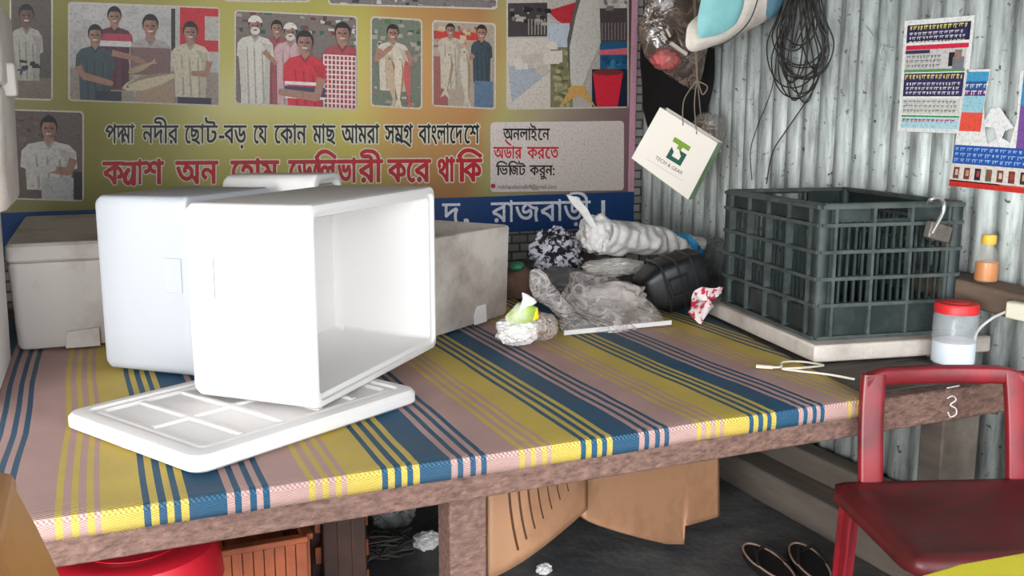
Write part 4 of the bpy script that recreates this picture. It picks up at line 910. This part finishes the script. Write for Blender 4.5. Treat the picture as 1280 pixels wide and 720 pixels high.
# ------------------------------------------------------------------ red chair in front of the table
redp = mat('red_plastic', (140, 26, 36), .35, dirt=(84, 22, 26), dscale=7, damt=.55, spec=.5); redseat = mat('worn_red_plastic', (98, 28, 32), .42, dirt=(60, 30, 28), dscale=6, damt=.7, stretch=(1, 5, 1))
RC = V((1.585, 1.275, FZ)); SZr = .33; ang = math.radians(-20)
cx = V((math.cos(ang), math.sin(ang), 0)); cy = V((-math.sin(ang), math.cos(ang), 0))
rc = thing('plastic_chair', 'dark red plastic chair with an open back in front of the table end', 'chair', tuple(RC))
def ch(a, b_, z, base=RC): return base + cx*a + cy*b_ + V((0, 0, z-FZ))
def seat_fn(u, v):
    a = -.255+.47*u; b_ = -.2+.4*v; r = .05
    ax_, bx_ = max(0, abs(a+.02)-(.235-r)), max(0, abs(b_)-(.2-r)); d = math.hypot(ax_, bx_)
    if d > r: a -= math.copysign(ax_*(1-r/d), a+.02); b_ -= math.copysign(bx_*(1-r/d), b_)
    e = max(abs(-.215+.43*u)/.215, abs(-.2+.4*v)/.2)
    z = SZr - .012*(1 - min(1, (e/.8)**4)) - (.03*max(0, (e-.93)/.07))
    return ch(a, b_, z)
MB().grid(seat_fn, 36, 36).build('seat', redseat, rc, solid=.005, ang=60)
# backrest: two posts and a top rail, one bent frame
for sgn, nm in ((-1, 'back_post'), (1, 'back_post')):
    m = MB(); m.grid(lambda u, v: ch(sgn*(.165-.008*u**3) + .026*(lambda c_: math.copysign(abs(c_)**.5, c_))(math.cos(2*PI*v)), .185+.037*u + .012*(lambda c_: math.copysign(abs(c_)**.5, c_))(math.sin(2*PI*v)), SZr-.005+.235*u), 12, 20)
    m.build(nm, redp, rc)
m = MB()
def rail(u, v):
    q = 2*PI*v; c_, s_ = math.cos(q), math.sin(q); t_ = math.sin(PI*u)
    return ch(-.175+.35*u, .222 + .02*t_ + math.copysign(abs(c_)**.5, c_)*.016, SZr+.222 - .014*(1-min(1, 7*min(u, 1-u)))**2 + math.copysign(abs(s_)**.5, s_)*.019)
m.grid(rail, 30, 20)
m.build('top_rail', redp, rc)
for a, b_ in ((-1, 1), (1, 1), (-1, -1), (1, -1)):
    m = MB(); p0, p1 = ch(a*.205 - .015, b_*.175, SZr-.012), ch(a*.215 - .02, b_*.19, FZ)
    for ox, oy in ((0, 1), (1, 0)):
        e1 = (cx*(-a*.02) if ox else cy*(-b_*.02)); m.bar(p0+e1*.5, p1+e1*.5, .045 if ox else .006, .006 if ox else .045, up=tuple(cy))
    m.build('leg', redp, rc)
m = MB(); m.grid(lambda u, v: ch(-.2+.4*u, -.19, SZr-.02-.04*v), 6, 2).grid(lambda u, v: ch(-.205, -.18+.36*u, SZr-.02-.04*v), 6, 2).grid(lambda u, v: ch(.205, -.18+.36*u, SZr-.02-.04*v), 6, 2)
m.build('seat_apron', redp, rc, solid=.005)

# yellow table corner at the lower right
YZ = .46
yb = [atz(1150, 719, YZ), atz(1200, 704, YZ), atz(1240, 697, YZ), atz(1284, 689, YZ)]
yt = thing('yellow_table', 'yellow plastic tabletop corner in front of the red chair seat', 'table', (1.15, .78, FZ))
yc = V((1.2, .72, YZ)); top = [yb[0], yb[1], yb[2], yb[3], yb[3]+V((.05, -.1, 0)), yb[3]+V((.04, -.4, 0)), yb[0]+V((.2, -.42, 0)), yb[0]+V((.02, -.3, 0)), yb[0]+V((-.01, -.06, 0))]
MB().prism(top, (0, 0, -.012)).build('tabletop', mat('yellow_plastic', (214, 200, 40), .45, dirt=(170, 156, 60), dscale=10, damt=.35), yt, bevel=.004)
cyt = sum(top, V((0, 0, 0)))/len(top)
for p in (top[1], top[3], top[5], top[6]):
    q = p.lerp(cyt, .22); MB().tube([V((q.x, q.y, YZ-.01)), V((q.x, q.y, FZ))], [.016, .012], 10).build('leg', mat('yellow_leg', (190, 176, 40), .5), yt)

# ------------------------------------------------------------------ tan chairs
tan = mat('tan_plastic', (200, 150, 114), .45, dirt=(168, 120, 88), dscale=5, damt=.4); tan2 = mat('ochre_plastic', (184, 126, 58), .55, dirt=(146, 98, 46), dscale=6, damt=.4)
# chair at the lower left edge: we see the edge of its leaning back
lc = thing('plastic_chair', 'ochre plastic chair at the lower left corner, its leaning back showing', 'chair', (-.2, 1.2, FZ))
Yl = 1.33
o_ = [aty(x, y, Yl) for x, y in ((-30, 586), (12, 590), (20, 597), (21, 612), (45, 655), (78, 724), (40, 724), (18, 670), (2, 640), (-30, 640))]
MB().prism(o_, (0, -.4, 0)).build('backrest', tan2, lc, bevel=.008)
oo = [p + V((-.42, -.0, 0)) for p in o_]
sp0, sp1 = aty(40, 724, Yl), aty(78, 724, Yl)
def lcp(a, b_, z): return V((sp1.x-.04+a, Yl-.02+b_, z))
SL = sp1.z - .05
m = MB().prism([lcp(-.02, .0, SL+.01), lcp(.1, 0, SL), lcp(.13, -.02, SL), lcp(.13, -.38, SL), lcp(.1, -.4, SL), lcp(-.02, -.4, SL+.01)], (0, 0, -.02)); m.build('seat', tan2, lc, bevel=.006)
MB().tube([o_[8]+V((.012, .0, 0)), o_[7]+V((.012, 0, 0)), o_[6]+V((.012, 0, 0))], .003, 6).build('groove', mat('ochre_groove', (120, 84, 44), .6), lc)
for a, b_ in ((-.0, -.02), (.11, -.02), (0, -.38), (.11, -.38)):
    MB().bar(lcp(a, b_, SL-.01), lcp(a+(-.02 if a == 0 else .02), b_, FZ), .035, .02).build('leg', tan2, lc, bevel=.004)

# tan chair stowed upside-down under the table
uc = thing('plastic_chair', 'tan plastic chair lying tipped on the floor under the table', 'chair', tuple(atz(700, 722, FZ)))
def px_panel(pts, th, nv): return MB().prism(pts, V(nv)*th)
Ya, Yb = 1.80, 1.98
q = [(608, 560, 1.78), (735, 560, 1.98), (728, 640, 1.98), (712, 662, 1.95), (680, 700, 1.9), (650, 727, 1.84), (618, 735, 1.78), (610, 700, 1.78)]
def curved(u, v):
    """backrest panel with a hollow"""
    xt = 610 + 122*u; yt_ = 560; yb_ = 722 - 10*u - 76*u**1.35; y = yt_ + (yb_-yt_)*v; Y = 1.76 + .24*u - .05*math.sin(PI*u) - .03*v
    return aty(xt, y, Y)
MB().grid(curved, 24, 12).build('backrest', tan, uc, solid=.012, bevel=0)
gr = mat('tan_groove', (84, 54, 34), .7)
for k in range(7):
    u0 = .2 + .095*k
    pts = [curved(u0 + (.10-.01*k)*(t_/10)**2 , .15 + (.72-.055*k)*t_/10) + V((-.002, -.007, 0)) for t_ in range(11)]
    MB().tube(pts, .0034, 6).build('slot', gr, uc)
q = [(728, 560), (897, 560), (897, 610), (893, 645), (887, 657), (861, 655), (857, 680), (840, 681), (795, 674), (760, 662), (732, 646)]
def sf(u, v):
    x = 728 + 169*u; yb_ = 646 + 34*min(1, u/.62)**.7 if u < .76 else 657 - 6*(u-.76)/.24*2
    y = 545 + (yb_-545)*v; return aty(x, y, 2.0 + .28*u - .09*(1-v)**2*0 + .03*math.sin(PI*v)*math.sin(PI*u))
MB().grid(sf, 50, 16).build('seat', tan, uc, solid=.014, ang=60)
for x, y, Y in ((857, 676, 2.2), (650, 722, 1.83)):
    p = aty(x, y-10, Y+.01); MB().bar(p, V((p.x, p.y, FZ)), .03, .016).build('leg', tan, uc, bevel=.004)
for x, Y in ((885, 2.27), (740, 2.04)):
    p = aty(x, 640, Y+.06); MB().bar(V((p.x, p.y, .35)), V((p.x, p.y, FZ)), .03, .016).build('leg', tan, uc, bevel=.004)

# red stool under the table, left
Rs = aty(168, 700, 1.86); rz = aty(168, 676, 1.86).z
rst = thing('plastic_stool', 'bright red round plastic stool pushed under the left of the table', 'stool', (Rs.x, Rs.y, FZ))
MB().lathe([(.1, rz-.004), (.135, rz-.001), (.15, rz-.008), (.158, rz-.03), (.163, rz-.08), (.157, rz-.08), (.15, rz-.03)], (Rs.x, Rs.y, 0), 40).build('stool_top', mat('bright_red_plastic', (196, 30, 46), .35, spec=.5), rst)
MB().lathe([(.09, rz-.003), (.09, rz-.001)], (Rs.x, Rs.y, 0), 32).build('seat_disc', MATS['bright_red_plastic'], rst)
for k in range(4):
    a = PI/4 + k*PI/2; MB().bar((Rs.x+.14*math.cos(a), Rs.y+.14*math.sin(a), rz-.06), (Rs.x+.17*math.cos(a), Rs.y+.17*math.sin(a), FZ), .06, .012, up=(math.cos(a), math.sin(a), 0)).build('leg', MATS['bright_red_plastic'], rst, bevel=.004)
# brown crates under the table
brn = mat('brown_plastic', (150, 78, 46), .6, dirt=(92, 48, 32), dscale=9, damt=.5); dkb = mat('dark_brown_plastic', (66, 44, 36), .6, dirt=(44, 30, 26), dscale=9)
def floor_crate(label, x0, x1, y0, y1, z1, bm_, rm):
    t = thing('plastic_crate', label, 'crate', ((x0+x1)/2, (y0+y1)/2, FZ))
    MB().box(((x0+x1)/2, (y0+y1)/2, FZ+.008), (x1-x0-.02, y1-y0-.02, .012)).build('base', bm_, t)
    for ax, p, a, b_ in (('x', y0, x0, x1), ('x', y1, x0, x1), ('y', x0, y0, y1), ('y', x1, y0, y1)):
        m = MB(); nb = 7
        def bx(s_, z, ds, dz, th): m.box((s_, p, z) if ax == 'x' else (p, s_, z), (ds, th, dz) if ax == 'x' else (th, ds, dz))
        for z in (FZ+.02, FZ+.02+(z1-FZ-.04)*.5, z1-.03): bx((a+b_)/2, z, b_-a-.01, .03, .008)
        for k in range(nb+1): bx(a+.016+(b_-a-.032)*k/nb, (FZ+z1)/2, .024, z1-FZ-.006, .01)
        m.build('side_panel', bm_, t, smooth=False)
    m = MB(); z = z1-.004
    for a, b_ in (((x0, y0), (x1, y0)), ((x1, y0), (x1, y1)), ((x1, y1), (x0, y1)), ((x0, y1), (x0, y0))): m.bar((a[0], a[1], z), (b_[0], b_[1], z), .026, .014)
    m.build('rim', rm, t, bevel=.003); return t
e0, e1 = aty(272, 700, 1.95), aty(385, 690, 1.95)
floor_crate('brown plastic crate on the floor between the red stool and slatted crate', e0.x, e1.x, 1.95, 2.3, e0.z+.02, brn, brn)
# second crate tipped on end, its slats upright
f0, f1 = aty(398, 650, 2.02), aty(456, 650, 2.02)
t = thing('plastic_crate', 'tall dark brown slatted crate with orange bars beside the table leg', 'crate', ((f0.x+f1.x)/2, 2.2, FZ))
m = MB(); m2 = MB(); zt_ = .36
for k in range(3): m.box((f0.x+.03 + (f1.x-f0.x-.04)*k/2, 2.06, (FZ+zt_)/2), (.034, .04, zt_-FZ))
m.build('upright', dkb, t, bevel=.003)
for z in np.arange(FZ+.04, zt_-.02, .075): m2.box(((f0.x+f1.x)/2+.01, 2.075, float(z)), (f1.x-f0.x+.02, .012, .04))
m2.build('cross_bar', brn, t, bevel=.002)
MB().box(((f0.x+f1.x)/2+.01, 2.3, (FZ+zt_)/2), (f1.x-f0.x+.03, .4, zt_-FZ)).build('crate_body', dkb, t, bevel=.006)
# litter on the floor
def litter(x, y, r, seed, name, label, mt, amp=.5): p = atz(x, y, FZ); return tag(MB().blob((p.x, p.y, FZ+r*.55), (r, r*.8, r*.7), seed, amp, 2.6, 4, flat=FZ+.001).build(name, mt), label, 'litter')
litter(534, 684, .036, 81, 'crumpled_tissue', 'crumpled white tissue on the floor left of the table leg', mat('tissue', (222, 220, 216), .8))
litter(492, 655, .055, 82, 'scrap_paper', 'grey paper scraps on the floor near the slatted crate', mat('grey_paper', (150, 150, 148), .8, dirt=(60, 60, 60), dscale=20))
litter(680, 716, .02, 87, 'paper_scrap', 'tiny pale paper scrap on the floor by the tan chair', mat('tissue', (222, 220, 216), .8))
litter(936, 580, .018, 88, 'paper_pellet', 'tiny grey paper pellet at the foot of the tin wall', mat('grey_paper', (150, 150, 148), .8))
random.seed(7); m = MB(); p = atz(484, 690, FZ)
for k in range(12):
    m.tube(smoothpath([p + V((random.uniform(-.09, .09), random.uniform(-.07, .07), random.uniform(.004, .05))) for _ in range(5)], 5, True), .0025, 5, True)
tag(m.build('cord_tangle', mat('grey_cord', (84, 80, 76), .7)), 'tangle of thin dark cord on the floor beside the slatted crate', 'cord')
# sandals
sole = mat('black_rubber', (22, 20, 20), .7); strap = mat('beige_strap', (168, 140, 124), .6)
for cxp, an, lab in ((960, .1, 'left sandal of the black pair on the floor behind the red chair'), (1012, -.12, 'right sandal of the black pair, nearer the red chair leg')):
    c = atz(cxp, 712, FZ); t = thing('sandal', lab, 'sandal', tuple(c), 'pair of black sandals')
    ca, sa = math.cos(an-.25), math.sin(an-.25)
    def sp_(a, b_, z): return c + V((a*ca - b_*sa, a*sa + b_*ca, z))
    out = [sp_(a, b_, 0) for a, b_ in ell(0, 0, .046, .125, 28)]
    MB().prism(out, (0, 0, .022)).build('sole', sole, t, bevel=.004)
    ring = [sp_(a*(.9 if b_ < 0 else 1), b_, .024) for a, b_ in ell(0, 0, .045, .122, 36)]
    MB().tube(ring, .003, 6, True).build('trim', strap, t)
    MB().tube(smoothpath([sp_(0, .07, .022), sp_(-.02, .04, .05), sp_(-.042, -.02, .03)], 6), .005, 8).tube(smoothpath([sp_(0, .07, .022), sp_(.02, .04, .05), sp_(.042, -.02, .03)], 6), .005, 8).build('strap', sole, t)
